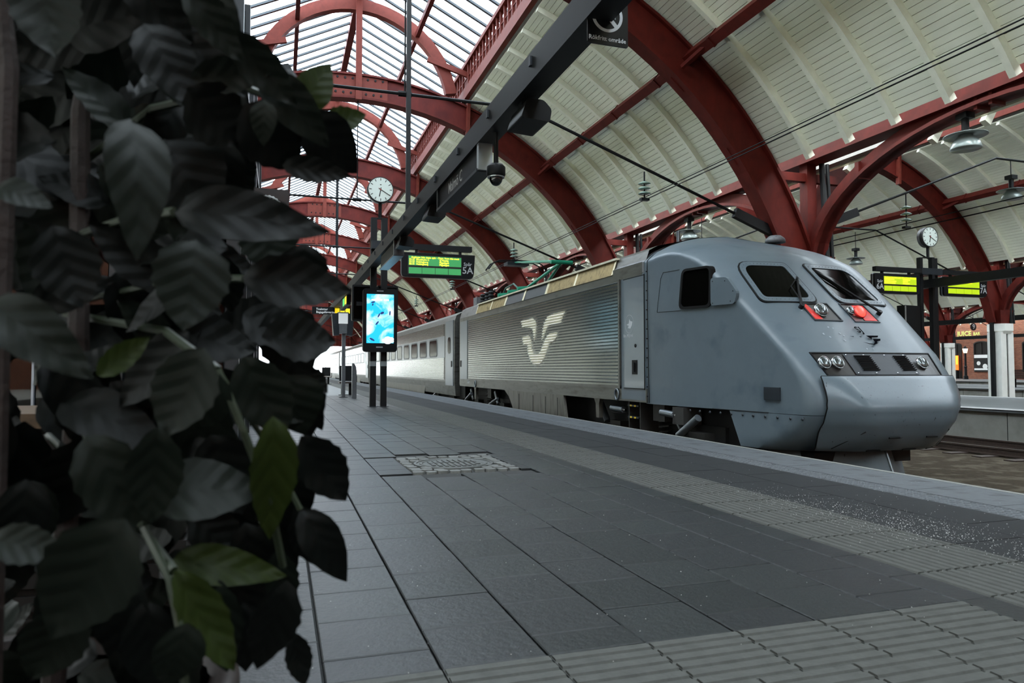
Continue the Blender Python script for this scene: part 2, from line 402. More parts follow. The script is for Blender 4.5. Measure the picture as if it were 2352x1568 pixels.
def nave(xc, hs, zc, dy, idx, ceil_lab, glass_lab, hall, detailed):
    Rm = hs+.17; Rb = Rm+.47; ys = [y+dy for y in FR]; zt = zc+Rm
    ceil = thing('ceiling', ceil_lab, None, (xc, 0, 0), kind='structure')
    a_lo = math.acos((5.33-zc)/Rb); a_hi = math.asin(3.36/Rb); nb = int(Rb*(a_lo-a_hi)/.125)
    def P(a, r, y): return (xc+r*math.sin(a), y, zc+r*math.cos(a))
    for s in (-1, 1):
        # closed deck above the boards
        mb = MB(); mb.arc(xc, zc, Rb+.05, Rb+.16, s*a_hi*.97, s*a_lo*.995, ys[0]-.3, ys[-1]+.3, 30); mb.build('roof_deck', 'roof_deck', ceil)
        jn = MB()
        for b in range(len(ys)-1):
            ya, yb = ys[b], ys[b+1]
            single = detailed and s == 1 and b in (3, 4)
            for i in range(nb):
                a0 = a_hi+(a_lo-a_hi)*i/nb; a1 = a_hi+(a_lo-a_hi)*(i+1)/nb; g = .0045/Rb
                mb = MB() if single else jn
                j = random.uniform(-.003, .003)
                p = [P(s*(a0+g), Rb+.05, ya), P(s*(a0+g), Rb+j, ya), P(s*(a1-g), Rb+j, ya), P(s*(a1-g), Rb+.05, ya)]
                q = [(v[0], yb, v[2]) for v in p]
                mb.add(p+q, [(0,1,5,4),(1,2,6,5),(2,3,7,6)])
                if single: mb.build('board', 'white_board', ceil)
        o = jn.build('board_lining', 'white_board', ceil); o['kind'] = 'stuff'
        # rafters
        for b in range(len(ys)-1):
            if ys[b] < 0: continue
            mb = MB(); mb.arc(xc, zc, Rb-.13, Rb+.02, s*a_hi, s*(a_lo+.012), -.055, .055, 16)
            me = mb.mesh('rafter', 'white_rafter', (xc, 0, 0)) if b == 3 or not detailed or ys[b-1] < 0 else me_keep
            me_keep = me
            for i in range(1, 8): inst('rafter', me, ceil, (0, ys[b]+8.5*i/8, 0))
        # purlin
        ap = R(39.3)*s; pc = P(ap, Rb-.28, 0)
        mb = MB()
        mb.bar((pc[0], ys[0], pc[2]), (pc[0], ys[-1], pc[2]), .2, .26, up=(math.sin(ap), 0, math.cos(ap))); mb.build('purlin', 'red_wood', ceil)
        mb = MB()
        for b in range(len(ys)-1):
            for i in range(1, 8, 2):
                mb.bar((pc[0], ys[b]+8.5*i/8, pc[2]), (pc[0], ys[b]+8.5*i/8+.05, pc[2]), .23, .3, up=(math.sin(ap), 0, math.cos(ap)))
            for e in (-1, 1):
                yy = ys[b] if e == 1 else ys[b+1]
                q = P(ap, Rb-.62, 0)
                mb.tube([(q[0], yy+e*.2, q[2]), (q[0]*.6+pc[0]*.4, yy+e*.5, q[2]*.6+pc[2]*.4), (pc[0], yy+e*.95, pc[2])], .06, 6)
        mb.build('purlin_bracket', 'red_wood', ceil)
        # eaves beam under the skylight and its lattice
        xe = xc+s*3.3; ze = zt-.07
        MB().box(xe-.13, ys[0], ze, xe+.13, ys[-1], ze+.32).build('eaves_beam', 'red_beam', ceil)
        MB().box(xe-.09, ys[0], ze+1.08, xe+.09, ys[-1], ze+1.2).build('top_rail', 'red_beam', ceil)
        x2 = xe+s*.2
        MB().box(min(x2, x2+s*.05), ys[0], ze-.1, max(x2, x2+s*.05), ys[-1], ze+1.2).build('clerestory_board', 'red_beam', ceil)
        mb = MB()
        for h in (.5, .72): mb.box(xe-.015, ys[0], ze+h, xe+.015, ys[-1], ze+h+.03)
        mb.build('lattice_rail', 'red_beam', ceil)
        bar = MB().box(xe-.035, -.03, ze+.3, xe+.035, .03, ze+1.1).mesh('lattice_bar', 'red_beam', (xc, 0, 0))
        jb = MB()
        for b in range(len(ys)-1):
            for i in range(1, 25):
                yy = ys[b]+8.5*i/25
                if detailed and s == 1 and b in (3, 4, 5): inst('lattice_bar', bar, ceil, (0, yy, 0))
                elif yy > 0: jb.box(xe-.035, yy-.03, ze+.3, xe+.035, yy+.03, ze+1.1)
        o = jb.build('lattice_bars', 'red_beam', ceil); o['kind'] = 'stuff'
    # glazing
    win = thing('window_%d' % idx, glass_lab, None, (xc, 0, 0), kind='structure')
    ze = zt+1.12; zr = zt+2.85
    MB().box(xc-.1, ys[0], zr-.22, xc+.1, ys[-1], zr).build('ridge_beam', 'red_wood', win)
    for s in (-1, 1):
        pm = (xc+s*1.75, (ze*1.75+zr*1.72)/3.47-.16); MB().bar((pm[0], ys[0], pm[1]), (pm[0], ys[-1], pm[1]), .12, .16).build('skylight_purlin', 'red_wood', win)
        A, B = Vector((xc+s*3.5, 0, ze)), Vector((xc, 0, zr))
        bm = MB().bar(A, B, .085, .06, up=(-s*(zr-ze), 0, 3.5)).mesh('glazing_bar', 'glazing_bar', (xc, 0, 0))
        up = Vector((s*(zr-ze), 0, 3.5)).normalized()*.05
        pb = MB(); y_ = 8.5/14
        pb.add([A+up+Vector((0, .02, 0)), B+up+Vector((0, .02, 0)), B+up+Vector((0, y_-.02, 0)), A+up+Vector((0, y_-.02, 0)),
                A+up*1.15+Vector((0, .02, 0)), B+up*1.15+Vector((0, .02, 0)), B+up*1.15+Vector((0, y_-.02, 0)), A+up*1.15+Vector((0, y_-.02, 0))], [(0,3,2,1),(4,5,6,7),(0,1,5,4),(2,3,7,6)])
        pmesh = pb.mesh('pane', 'roof_glass', (xc, 0, 0))
        js, jp = MB(), MB()
        for b in range(len(ys)-1):
            for i in range(14):
                yy = ys[b]+y_*i
                if detailed and b in (4, 5, 6):
                    inst('glazing_bar', bm, win, (0, yy, 0)); inst('pane', pmesh, win, (0, yy, 0))
                else:
                    js.bar(A+Vector((0, yy, 0)), B+Vector((0, yy, 0)), .085, .06, up=(-s*(zr-ze), 0, 3.5))
                    jp.add([v+Vector((0, yy, 0)) for v in (A+up+Vector((0, .02, 0)), B+up+Vector((0, .02, 0)), B+up+Vector((0, y_-.02, 0)), A+up+Vector((0, y_-.02, 0)))], [(0,1,2,3)])
        js.build('distant_glazing_bars', 'glazing_bar', win)['kind'] = 'stuff'
        jp.build('distant_panes', 'roof_glass', win)['kind'] = 'stuff'
    # frames
    k = 0; proto = None
    for y in ys:
        if y < (4 if detailed else 12): continue
        lab = '%s red arched rib of the %s, counted from the camera' % (ORD[k], hall); k += 1
        if proto is None: proto = frame(xc, Rm, zc, y, lab, True)
        else: copy_tree(proto, (xc, y, 0), lab)
nave(2.1, 8.9, .2, 0, 1, 'cream boarded barrel vault over the foreground platform', 'glazed ridge skylight above the foreground platform', 'hall above the foreground platform', True)
nave(19.7, 8.7, .6, .6, 2, 'cream boarded vault of the second hall beyond the train', 'ridge skylight of the second hall beyond the train', 'second hall beyond the train', False)
nave(37.1, 8.7, .6, 1.0, 3, 'cream boarded vault of the third hall', 'ridge skylight of the third hall', 'third hall', False)
nave(54.5, 8.7, .6, 1.2, 4, 'cream boarded vault of the farthest hall before the brick building', 'ridge skylight of the farthest hall', 'farthest hall', False)
# ------------------------------------------------------------------ arcades between the halls
def arcade(xc, dy, lab, yrange):
    t = thing('arcade', lab, None, (xc, 0, 0), kind='structure'); ys = [y+dy for y in FR]
    MB().box(xc-.22, ys[0], 5.4, xc+.22, ys[-1], 5.5).build('gutter_flange', 'red_wood', t)
    MB().box(xc-.14, ys[0], 5.5, xc+.14, ys[-1], 5.72).build('gutter_beam', 'red_wood', t)
    mb = MB()
    for y in ys[:-1]:
        for f in (.14, .3, .7, .86): mb.box(xc-.16, y+8.5*f-.3, 5.72, xc+.16, y+8.5*f+.3, 5.8)
    mb.build('gutter_block', 'red_wood', t)
    am = None; hm = None
    for y in ys[:-1]:
        if not yrange[0]-8 < y < yrange[1]: continue
        if am is None:
            ma, mf = MB(), MB(); n = 28
            rows = []
            for i in range(n+1):
                u = PI*i/n; c, s_ = math.cos(u), math.sin(u); rows.append((4.25-3.95*c, 3.15+2.12*s_, 4.25-4.3*c, 3.15+2.42*s_))
            for (a, b, c, d), (e, f, g, h) in zip(rows, rows[1:]):
                for w, k0, k1, mbx in ((.09, 0, 1, ma), (.19, 0, .22, mf)):
                    i0 = (a+(c-a)*k0, b+(d-b)*k0); o0 = (a+(c-a)*k1, b+(d-b)*k1); i1 = (e+(g-e)*k0, f+(h-f)*k0); o1 = (e+(g-e)*k1, f+(h-f)*k1)
                    V = [(-w, *i0), (w, *i0), (w, *o0), (-w, *o0), (-w, *i1), (w, *i1), (w, *o1), (-w, *o1)]
                    mbx.add(V, [(0,1,5,4),(1,2,6,5),(2,3,7,6),(3,0,4,7)])
            am = ma.mesh('arch', 'red_wood'); fm = mf.mesh('arch_flange', 'red_wood')
            mb = MB()
            for p in (1.55, 6.95):
                yy = 3.15+2.12*math.sin(math.acos((4.25-p)/3.95)); mb.box(-.15, p-.05, yy, .15, p+.05, yy+.34)
            mb.box(-.15, 4.1, 5.2, .15, 4.16, 5.5); mb.box(-.15, 4.36, 5.2, .15, 4.42, 5.5)
            sm = mb.mesh('arch_stiffener', 'red_wood')
            mb = MB()
            mb.add([(-.3,-.28,2.8),(.3,-.28,2.8),(.3,.28,2.8),(-.3,.28,2.8),(-.4,-.34,3.35),(.4,-.34,3.35),(.4,.34,3.35),(-.4,.34,3.35)], [(0,3,2,1),(4,5,6,7),(0,1,5,4),(1,2,6,5),(2,3,7,6),(3,0,4,7)])
            mb.box(-.12, -.12, 3.1, .12, .12, 5.45); mb.box(-1.2, -.07, 5.02, 1.2, .07, 5.2)
            hm = mb.mesh('column_head', 'red_wood')
            pm = MB().cyl((.2, -.34, 2.8), (.2, -.2, 5.4), .06, 10).cyl((.34, -.34, 2.8), (.34, -.2, 5.4), .045, 10).mesh('downpipe', 'black_steel')
        inst('arch', am, t, (0, y, 0)); inst('arch_flange', fm, t, (0, y, 0)); inst('arch_stiffener', sm, t, (0, y, 0))
        inst('column_head', hm, t, (0, y, 0)); inst('downpipe', pm, t, (0, y, 0))
arcade(11.0, 0, 'dark red arcade of arches and gutter beam behind the train', (4, 90))
arcade(28.4, .6, 'red arcade standing on white pillars beyond the second hall', (4, 90))
arcade(45.8, 1.0, 'red arcade in front of the farthest hall', (12, 90))
arcade(-6.8, 0, 'red arcade along the far left side of the hall', (21, 90))
def pillar(loc, lab):
    t = thing('pillar', lab, None, loc, kind='structure'); x, y, z = loc
    mb = MB()
    for s in (-1, 1): mb.box(x+s*.2-.15, y-.3, z, x+s*.2+.15, y+.3, 2.45)
    mb.build('shaft', 'pillar_white', t)
    MB().box(x-.05, y-.25, z, x+.05, y+.25, 2.5).build('slot', 'black_steel', t)
    hexa = [(.46*math.cos(R(60*i)), .46*math.sin(R(60*i))) for i in range(6)]; h2 = [(a*.78, b*.78) for a, b in hexa]
    mb = MB(); mb.prism(hexa, lambda a, b: (x+a, y+b, 2.5), lambda a, b: (x+a, y+b, 2.8)); mb.add([(x+a, y+b, 2.38) for a, b in h2]+[(x+a, y+b, 2.5) for a, b in hexa], [(i, (i+1) % 6, 6+(i+1) % 6, 6+i) for i in range(6)])
    mb.build('capital', 'pillar_white', t)
    MB().box(x-.5, y-.07, z, x-.38, y+.07, 3.6).build('downpipe', 'black_steel', t)
pillar((28.4, 21.9, -.78), 'white pillar with black downpipe between tracks beyond the second platform')
pillar((45.8, 39.3, -.78), 'white pillar farther off just right of the train nose')
pillar((11.0, 12.8, -.78), 'white pillar hidden behind the cab of the train')
pillar((11.0, 21.3, -.78), 'white pillar hidden behind the ribbed side of the train')
# ------------------------------------------------------------------ outer walls
def brick_mat():
    m = bpy.data.materials.new('brick'); m.use_nodes = True; t = m.node_tree; b = t.nodes['Principled BSDF']; b.inputs['Roughness'].default_value = .85
    tc = t.nodes.new('ShaderNodeTexCoord'); sx = t.nodes.new('ShaderNodeSeparateXYZ'); cx = t.nodes.new('ShaderNodeCombineXYZ'); ad = t.nodes.new('ShaderNodeMath'); ad.operation = 'ADD'
    br = t.nodes.new('ShaderNodeTexBrick'); br.inputs['Scale'].default_value = 1; br.inputs['Brick Width'].default_value = .25; br.inputs['Row Height'].default_value = .075; br.inputs['Mortar Size'].default_value = .008
    br.inputs['Color1'].default_value = lin('a0593d')+(1,); br.inputs['Color2'].default_value = lin('7d3f2c')+(1,); br.inputs['Mortar'].default_value = lin('9b8a78')+(1,)
    t.links.new(tc.outputs['Object'], sx.inputs[0]); t.links.new(sx.outputs['X'], ad.inputs[0]); t.links.new(sx.outputs['Y'], ad.inputs[1])
    t.links.new(ad.outputs[0], cx.inputs['X']); t.links.new(sx.outputs['Z'], cx.inputs['Y']); t.links.new(cx.outputs[0], br.inputs['Vector']); t.links.new(br.outputs['Color'], b.inputs['Base Color']); MATS['brick'] = m
brick_mat()
M('shop_dark', '14110f', .4, var=.1); M('window_frame', '22211f', .5, var=0)
glass_mat('shop_glass', 'c8d4cc', trans=.5)
wr_ = thing('wall_right', 'red brick station building with arched windows across the tracks', None, (63.3, 40, 0), kind='structure')
MB().box(63.3, -22, -.78, 63.7, 75, 5.6).build('brickwork', 'brick', wr_)
wb_ = MB().box(-15.3, -21.9, -.78, 63.7, -21.5, 12).build('wall_back', 'brick'); tag(wb_, 'red brick end wall behind the camera, widened to block sky', kind='structure')  # unseen; widened leftwards so the kiosk glass mirrors no sky
wl_ = MB().box(-15.3, -21.9, -.78, -14.9, 220, 7.5).build('wall_left_added', 'left_wall'); tag(wl_, 'unseen grey wall added on the left to shape reflections on the train', kind='structure')  # unseen wall, added to set what the train side reflects
wf_ = thing('wall_far_added', 'red boarded screen added at the far end of the hall to cover bright sky', None, (2.1, 98.3, 4), kind='structure')  # boarded screen added to cover the bright sky in the end opening
MB().box(-7, 98.2, 4.0, 11.2, 98.5, 12.5).build('boarding', 'red_wood', wf_)
for k in range(10): MB().box(-6.4+1.9*k, 98.1, 4.0, -6.2+1.9*k, 98.2, 12).build('mullion', 'red_beam', wf_)
def arched_opening(n, ya, yb, z0, z1, lab):
    w = thing('window_%d' % n, lab, None, (63.2, (ya+yb)/2, z0), kind='structure'); h = .25; yc = (ya+yb)/2; hw = (yb-ya)/2
    poly = [(ya, z0), (yb, z0)]+[(yc+hw*math.cos(PI*i/8), z1-h+h*math.sin(PI*i/8)) for i in range(9)]
    inner = [(yc+(a-yc)*.88, z0+(b-z0)*.95+.04) for a, b in poly]
    MB().ring(poly, inner, lambda a, b: (63.32, a, b), lambda a, b: (63.2, a, b)).build('window_frame', 'window_frame', w)
    MB().prism(inner, lambda a, b: (63.29, a, b), lambda a, b: (63.27, a, b)).build('pane', 'shop_dark', w)
    mb = MB(); mb.box(63.22, yc-.03, z0+.1, 63.27, yc+.03, z1-.1); mb.box(63.22, ya+.1, z0+(z1-z0)*.55, 63.27, yb-.1, z0+(z1-z0)*.55+.06); mb.build('mullion', 'window_frame', w)
    return w
arched_opening(5, 49.9, 51.45, .7, 3.6, 'arched shop window with a black and white poster in the brick building')
arched_opening(6, 52.75, 53.8, 0, 3.5, 'dark arched doorway beside the orange poster in the brick building')
arched_opening(7, 45.4, 46.75, .7, 3.5, 'arched window at the right edge of the brick building')
mb = MB()
for y in (47.5, 56.0): mb.box(63.0, y, -.1, 63.3, y+.75, 2.85)
mb.build('pier', 'brick', wr_)
# ------------------------------------------------------------------ the train
XC = 6.97; XS = XC-1.54
M('cab_paint', '545f66', .42, 0, var=.05, scale=3, coat=.08, spec=.32); grime(MATS['cab_paint'], '3e4b55', .56, .8, 2.2)
M('nose_paint', '545f66', .36, 0, var=.05, scale=3, coat=.12, spec=.35); grime(MATS['nose_paint'], '252a2d', .66, .72, 34, (1, 1, .55))
M('door_paint', '525e67', .34, 0, var=.05, scale=3, coat=.4)
M('pale_paint', '62696d', .35, .1, var=.05, scale=3)
M('stainless', '6f726e', .2, .95, var=.1, scale=3, stretch=(1, .2, 1))
M('stainless_dull', '63635e', .42, .8, var=.2, scale=4, stretch=(3, .3, 3)); grime(MATS['stainless_dull'], '48463e', .52, .75, 3, (1, 1, 4))
M('skirt_metal', '64625b', .5, .6, var=.2, scale=5, stretch=(3, 3, .3)); grime(MATS['skirt_metal'], '3f3b34', .5, .75, 5, (2, 2, .4))
M('roof_weathered', '6a6b6d', .6, .2, var=.2, scale=9); grime(MATS['roof_weathered'], '424547', .52, .7, 14)
M('vent_cream', '988760', .6, .1, var=.16, scale=12); grime(MATS['vent_cream'], '6a5e41', .5, .75, 10)
M('vent_frame', 'd8cfae', .5, var=.08)
M('vent_dark', '24282b', .5, .3, var=.2)
M('roof_edge', 'cfc9b2', .5, .2, var=.1)
M('under_black', '0e0e0f', .7, .1, var=.3, scale=9)
M('under_grey', '2b2a28', .6, .3, var=.3, scale=9)
M('logo_cream', 'fbf5e4', .5, var=.05)
M('white_print', 'b4b8ba', .7, var=0, spec=.1)
M('black_print', '0c0c10', .8, var=.1, spec=0.)
M('cab_glass', '060605', .08, var=0, spec=.03)
M('rubber', '060607', .6, var=.1, spec=.2)
M('lens_clear', '6f7678', .12, .75, var=.3, scale=30)
M('chrome', 'a5a9ab', .2, 1, var=0)
M('lamp_red', 'c92f2a', .2, var=.1, scale=20)
M('lamp_red_lit', 'ff2a22', .3, var=0, emit=1.6)
M('lamp_amber', '8f2622', .2, var=.2, scale=20)
M('panto_green', '1f8a6a', .4, .2, var=.12, scale=8)
M('panto_dark', '2f4f45', .5, .3, var=.3, scale=20)
M('yellow', 'd9b92a', .5, var=.05)
Ut = [(-.08,1.36),(.1,1.46),(.39,1.58),(1.2,1.62),(2.3,1.62),(2.5,1.585),(2.61,1.54),(2.75,1.38),(2.87,1.14),(2.97,.85),(3.03,.6),(3.07,.3),(3.09,.02)]
Yt = [(-.08,6.8),(.0,6.68),(.1,6.56),(.3,6.45),(.47,6.43),(.56,6.48),(.66,6.57),(.84,6.75),(1.11,7.0),(1.855,7.81),(2.36,8.37),(2.5,8.54),(2.62,8.72),(2.74,8.95),(2.84,9.2),(2.93,9.5),(3.0,9.75),(3.05,9.93),(3.09,9.99)]
Nt = [(-.08,2.3),(.5,2.4),(.84,2.8),(1.11,3.2),(1.8,3.5),(2.4,3.4),(2.7,2.8),(3.0,2.2),(3.09,2.)]
Dt = [(-.08,1.0),(.5,1.15),(.84,1.0),(1.11,1.0),(2.3,1.0),(2.6,1.0),(2.85,.7),(3.0,.25),(3.09,.02)]
def smin(a, b, k):
    h = max(0, min(1, .5+.5*(b-a)/k)); return b+(a-b)*h-k*h*(1-h)
def xclip(y, z): return 1.54-.13*max(0, 9.9-y)
def plan(z, u):
    U, Yf, n, D = interp(Ut, z), interp(Yt, z)+interp([(-.08, .27), (.1, .22), (.3, .18), (.6, .1), (.84, .0)], z), interp(Nt, z), interp(Dt, z); s = -1 if u < 0 else 1; a = abs(u)
    if a <= .75:
        p = a/.75*PI/2; x = U*max(0, math.sin(p))**(2/n); y = Yf+D*(1-max(0, math.cos(p))**(2/n))
    else:
        x = U; y0 = Yf+D; y = y0+(10.0-y0)*(a-.75)/.25
    y = min(y, 10.0); k = interp([(0, .16), (1.5, .14), (2.2, .05), (2.6, .015)], z)
    x = smin(x, xclip(y, z), k) if x > .3 else x
    return (XC+s*max(0, x), y, z)
def coverp(x, z, off=0.):
    x1 = interp([(-.05, .5), (.5, .7), (.84, .86)], z); sl = interp([(-.05, .55), (.1, .8), (.5, .85), (.7, .6), (.84, .3)], z); a = abs(x)-x1; k = .1
    e = 0 if a < -k else (a if a > k else (a+k)**2/(4*k))
    return (XC+x, interp(Yt, z)+e*sl-off*.69, z+off*.3)
def nose(x, z, off=0.):
    U, Yf, n, D = interp(Ut, z), interp(Yt, z), interp(Nt, z), interp(Dt, z)
    r = min(.999, abs(x)/U); y = Yf+D*(1-(1-r**n)**(1/n))
    return (XC+x, y-off*.69, z+off*.72)
loco = thing('locomotive', 'grey streamlined power car with a sloping nose at the platform', 'locomotive', (XC, 14, -.6))
def lp(mb, name, mat, smooth=False, par=None, label=None, ang=None):
    o = mb.build(name, mat, par or loco, smooth, label)
    if ang: fix_smooth(o, ang)
    return o
us = [-1, -.92, -.84, -.78]+[-.75+.75*i/22 for i in range(23)]; us = us+[-u for u in us[-2::-1]]
zs = [.385,.45,.52,.6,.68,.76,.84,.93,1.02,1.11,1.25,1.4,1.55,1.7,1.855,2.0,2.15,2.25,2.36,2.44,2.5,2.55,2.58,2.61,2.64,2.68,2.72,2.76,2.8,2.84,2.88,2.92,2.95,2.98,3.0,3.02,3.04,3.06,3.075,3.09]
mb = MB(); mb.grid([[plan(z, u) for u in us] for z in zs]); lp(mb, 'cab_shell', 'cab_paint', True, ang=60)
# front skirt under the seam
zz = [.38,.3,.2,.1,.0,-.07]; rows = []
for z in zz:
    r = []
    for u in us:
        x, y, _ = plan(z, u); lim = 8.13-(.385-z)*.45
        if y > lim:
            y = lim; s = 1 if x > XC else -1; U = interp(Ut, z); x = XC+s*min(abs(x-XC), U, xclip(y, z)-.0)
        r.append((x, y, z))
    rows.append(r)
rows.append([(XC+(p[0]-XC)*.55, p[1]+.35, -.1) for p in rows[-1]])
mb = MB(); mb.grid(rows); lp(mb, 'front_skirt', 'cab_paint', True, ang=60)
# coupler cover
xs = [-1.0+2.0*i/30 for i in range(31)]; zc_ = [.832,.78,.72,.66,.61,.56,.51,.47,.42,.36,.3,.24,.18,.12,.06,.0,-.05]
mb = MB(); rows = [[coverp(x*(1 if z > .2 else 1-.25*(.2-z)), z, .022) for x in xs] for z in zc_]
rows = [[(p[0], p[1]+.03, p[2]+.01) for p in rows[0]]]+rows+[[(p[0], p[1]+.5, p[2]-.03) for p in rows[-1]]]
mb.grid(rows); cover = lp(mb, 'coupler_cover', 'nose_paint', True, ang=70)
mb = MB()
for s in (-1, 1): mb.tube([coverp(s*1.005*(1 if z > .2 else 1-.25*(.2-z)), z, .012) for z in zc_], .007, 5)
mb.tube([coverp(x, .838, .012) for x in xs], .007, 5); lp(mb, 'cover_seam', 'rubber', par=cover)
for x0 in (-.28, .28):
    MB().tube([coverp(x0+.0, .12, .03), coverp(x0+.16, .12, .03)], .012, 6).build('hinge', 'black_steel', cover)
for a in (-.42, .12, .5): MB().tube([coverp(a, -.045, .03), coverp(a+.2, -.045, .03)], .012, 6).build('latch', 'black_steel', cover)
for s in (-1, 1): MB().tube([coverp(s*.62, .2, .028), coverp(s*.8, -.02, .028)], .006, 5).build('flap_seam', 'rubber', cover)
# seam and bolts along the skirt
for s in (-1, 1):
    pts = [plan(.385, s*(.66+.34*i/20)) for i in range(21)]; pts = [(p[0]+s*.002, p[1], p[2]) for p in pts if p[1] < 8.6]
    MB().tube(pts, .006, 5).build('skirt_seam', 'rubber', loco)
    for i in range(11):
        y = 6.9+.2*i; best = min((plan(.345, s*(.4+.6*j/80)) for j in range(81)), key=lambda p: abs(p[1]-y))
        MB().lathe([(.0, -.014), (.014, -.01), (.02, 0)], (best[0]+s*.004, best[1], .335), 8, 'x').build('bolt', 'dark_grey', loco) if s < 0 else None
# windscreens
def mirror(poly): return [(-a, b) for a, b in poly][::-1]
WR = [(.225, 2.36), (.905, 2.35), (.955, 1.855), (.235, 1.86)]
for s in (1, -1):
    base = WR if s == 1 else mirror(WR)
    cx_, cz_ = sum(p[0] for p in base)/4, sum(p[1] for p in base)/4
    def outset(k, kz): return [(cx_+(a-cx_)*k, cz_+(b-cz_)*kz) for a, b in base]
    rr = [.05, .16, .06, .1] if s == 1 else [.1, .06, .16, .05]
    pin, pout, pseal = rpoly(base, rr, 5), rpoly(outset(1.2, 1.24), [r*1.3 for r in rr], 5), rpoly(outset(1.25, 1.29), [r*1.35 for r in rr], 5)
    ws = MB().ring(pout, pin, lambda a, b: nose(a, b, -.01), lambda a, b: nose(a, b, .022)).build('windscreen_frame', 'cab_paint', loco)
    MB().ring(pseal, pout, lambda a, b: nose(a, b, -.01), lambda a, b: nose(a, b, .016)).build('seal', 'rubber', ws)
    mb = MB(); mb.grid([[nose(cx_+(a-cx_)*k, cz_+(b-cz_)*k, .013) for a, b in pin+pin[:1]] for k in (1.01, .8, .6, .4, .2, .001)]); mb.build('pane', 'cab_glass', ws)
    mb = MB(); n_ = len(pout)
    for i in range(0, n_*2):
        t = i/2; p, q = pout[int(t) % n_], pin[int(t) % n_]; p2, q2 = pout[(int(t)+1) % n_], pin[(int(t)+1) % n_]; f = t % 1
        L = math.hypot(p2[0]-p[0], p2[1]-p[1])
        m_ = max(1, int(L/.06)) if f == 0 else 0
        for j in range(m_):
            g = j/m_; x = ((p[0]+q[0])*(1-g)+(p2[0]+q2[0])*g)/2; z = ((p[1]+q[1])*(1-g)+(p2[1]+q2[1])*g)/2
            c = Vector(nose(x, z, .02)); mb.cyl(c, c+Vector((0, -.003, .003)), .0045, 5)
    o = mb.build('rivets', 'dark_grey', ws); o['kind'] = 'stuff'
# wipers
for pts in ([(-.531, 1.72), (-.37, 1.95), (-.2, 2.15)], [(.69, 1.66), (.42, 2.02), (.235, 2.27)]):
    w = MB().tube([nose(a, b, .045) for a, b in pts], [.02, .014, .01], 6).build('wiper', 'rubber', loco)
    a, b = pts[1]; c, d = pts[2]; e, f = pts[0]
    MB().bar(nose(a+(e-a)*.3, b+(f-b)*.3-.0, .02), nose(c+.02, d+.03, .02), .015, .03).build('blade', 'rubber', w)
    MB().cyl(nose(*pts[0], 0), nose(*pts[0], .06), .032, 10).build('wiper_motor', 'black_steel', w)
MB().tube([nose(-.5, 1.72, .05), nose(-.45, 2.0, .05), nose(-.2, 2.16, .04)], .009, 5).build('wiper_arm', 'rubber', loco)
# marker lights
def lamp(par, x, z, r, matl, name='lamp', bez='chrome', off=.02):
    c = Vector(nose(x, z, off)); nrm = Vector((0, -.9, .43)).normalized(); a = Vector((1, 0, 0)); b = nrm.cross(a); c = c+nrm*r*.25
    def P(rad, h): return [c+(a*math.cos(2*PI*i/20)+b*math.sin(2*PI*i/20))*rad+nrm*h for i in range(20)]
    o = MB().grid([P(r, -.02)+[P(r, -.02)[0]], P(r, .012)+[P(r, .012)[0]], P(r*.9, .014)+[P(r*.9, .014)[0]], P(r*.88, .004)+[P(r*.88, .004)[0]]]).build(name, bez, par, True)
    rows = [P(r*.89*math.cos(PI/2*i/4), .004+r*.35*math.sin(PI/2*i/4)) for i in range(5)]
    MB().grid([w+[w[0]] for w in rows]).build('lens', matl, o, True)
    MB().grid([P(r*.3, .002)+[P(r*.3, .002)[0]], P(.001, r*.1)+[P(.001, r*.1)[0]]]).build('bulb', 'chrome', o, True)
    return o
LM = [(-.475, 1.775), (-.06, 1.785), (-.05, 1.552), (-.465, 1.552)]
for s, q in ((-1, LM), (1, [(.165, 1.787), (.54, 1.787), (.56, 1.545), (.17, 1.545)])):
    k = MB(); qo = [(a*1+(.015 if a > sum(p[0] for p in q)/4 else -.015), b+(.012 if b > 1.66 else -.012)) for a, b in q]
    h = k.ring(qo, q, lambda a, b: nose(a, b, -.02), lambda a, b: nose(a, b, .012)).build('marker_light', 'dark_grey', loco)
    mb = MB(); mb.add([nose(a, b, .002) for a, b in q], [(0, 1, 2, 3)]); mb.build('housing', 'shop_dark', h)
    if s < 0:
        mb = MB(); mb.add([nose(a, b, .008) for a, b in ((-.46, 1.765), (-.4, 1.77), (-.33, 1.56), (-.455, 1.56))], [(0, 1, 2, 3)]); mb.build('reflector', 'lamp_red', h)
        lamp(h, -.29, 1.665, .1, 'lens_clear')
    else:
        mb = MB(); mb.add([nose(a, b, .008) for a, b in ((.34, 1.775), (.53, 1.775), (.55, 1.555), (.34, 1.555))], [(0, 1, 2, 3)]); mb.build('reflector', 'lamp_red', h)
        lamp(h, .215, 1.68, .06, 'lens_clear'); lamp(h, .335, 1.66, .092, 'lamp_red_lit', bez='lamp_red')
